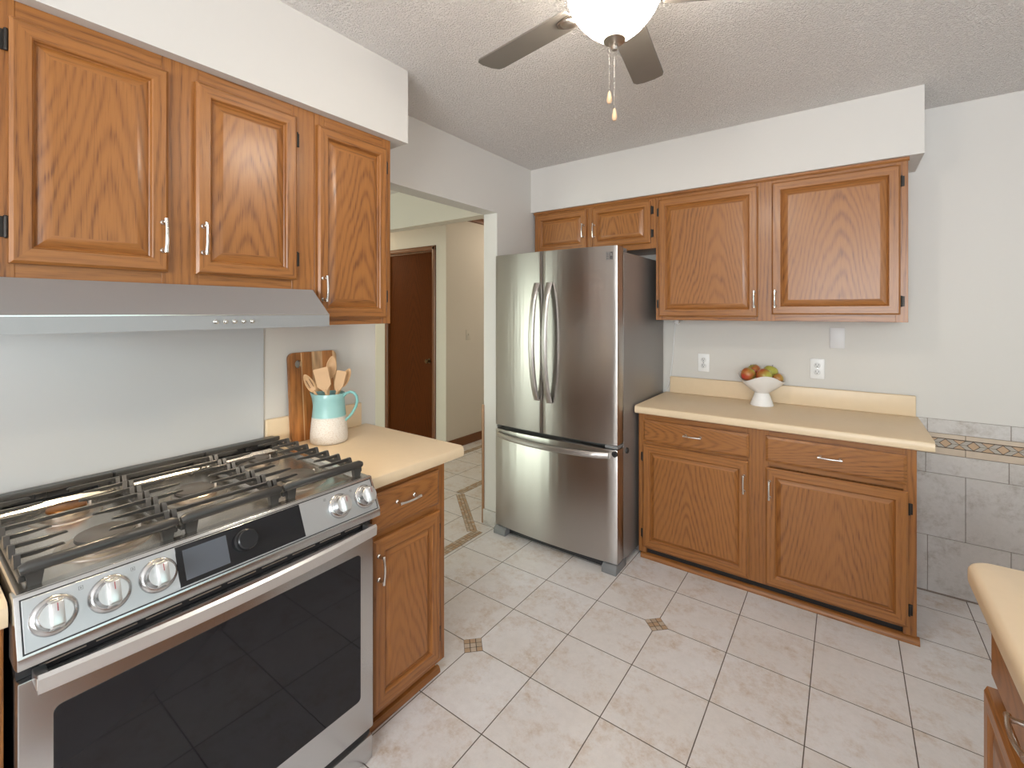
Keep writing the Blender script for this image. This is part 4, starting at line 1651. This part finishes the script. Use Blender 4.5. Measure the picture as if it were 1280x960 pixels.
def utensil(name, label, cat, base, tip, kind, wd, ln, yaw_):
    """flat wooden tool from base (inside the pitcher) to tip; head at the tip"""
    base, tip = Vector(base), Vector(tip)
    d = (tip - base)
    L = d.length
    d.normalize()
    # head faces the room (+X, -Y)
    f = Vector((math.cos(yaw_), math.sin(yaw_), 0))
    f = (f - d * f.dot(d)).normalized()
    s = d.cross(f).normalized()
    M = Matrix(((s.x, f.x, d.x, base.x), (s.y, f.y, d.y, base.y), (s.z, f.z, d.z, base.z), (0, 0, 0, 1)))
    w = MB()
    w.tube([(0, 0, 0), (0, 0, L - ln + .01)], [.0055, .0052], 10)
    o = []
    if kind == 'turner':
        prof = [(-.006, 0), (-.012, .010), (-wd * .46, .026), (-wd * .5, ln - .006), (-wd * .46, ln), (wd * .46, ln), (wd * .5, ln - .006), (wd * .46, .026), (.012, .010), (.006, 0)]
        w.prism([(x, z + L - ln) for x, z in prof], 'y', -.0028, .0028, bev=.001, seg=1)
    else:
        prof = []
        for k in range(28):
            a = 2 * PI * k / 28
            prof.append((wd / 2 * math.sin(a) * (1 - .16 * math.cos(a) * -1), L - ln / 2 + ln / 2 * -math.cos(a)))
        # bowl of the spoon: shallow dish, built as a lens with a hollow front
        tb = bmesh.new()
        rim = [tb.verts.new((x, .0, z)) for x, z in prof]
        rim2 = [tb.verts.new((x * .86, .0015, (z - L + ln / 2) * .9 + L - ln / 2)) for x, z in prof]
        inn = [tb.verts.new((x * .45, -.0045, (z - L + ln / 2) * .5 + L - ln / 2)) for x, z in prof]
        bak = [tb.verts.new((x * .5, -.010, (z - L + ln / 2) * .55 + L - ln / 2)) for x, z in prof]
        for k in range(28):
            k2 = (k + 1) % 28
            tb.faces.new((rim[k], rim[k2], rim2[k2], rim2[k]))
            tb.faces.new((rim2[k], rim2[k2], inn[k2], inn[k]))
            tb.faces.new((rim[k2], rim[k], bak[k], bak[k2]))
        tb.faces.new(inn)
        tb.faces.new(bak)
        bmesh.ops.recalc_face_normals(tb, faces=tb.faces[:])
        w._merge(tb, 0)
        if kind == 'slotted':
            for q in (-.007, .007):
                w.box(q - .0016, q + .0016, -.0035, -.002, L - ln * .72, L - ln * .30, mat=1)
    w.bm.transform(M)
    return tag(w.build(name, [WOODU, plain('slot_shadow_wood', (.25, .13, .06), .7)]), label, cat, 'wooden utensils in the pitcher')


bz_ = CT + .020
UY = R(-38)
utensil('slotted_spoon', 'small slotted wooden spoon leaning out at the left of the pitcher', 'spoon', (PX + .020, PY + .036, bz_), (.098, -1.334, 1.172), 'slotted', .034, .085, UY)
utensil('wooden_turner', 'broad flat wooden turner at the front left of the pitcher', 'spatula', (PX + .040, PY + .008, bz_), (.128, -1.283, 1.195), 'turner', .058, .100, UY)
utensil('wooden_spoon', 'tallest wooden spoon standing in the middle of the pitcher', 'spoon', (PX - .022, PY - .012, bz_), (.122, -1.224, 1.240), 'spoon', .042, .095, UY)
utensil('wooden_turner', 'narrow wooden turner just right of the tallest spoon', 'spatula', (PX + .012, PY - .018, bz_), (.160, -1.205, 1.178), 'turner', .040, .085, UY)
utensil('wooden_spoon', 'rightmost wooden spoon tilted towards the pitcher handle', 'spoon', (PX - .028, PY - .034, bz_), (.158, -1.166, 1.184), 'spoon', .036, .085, UY)
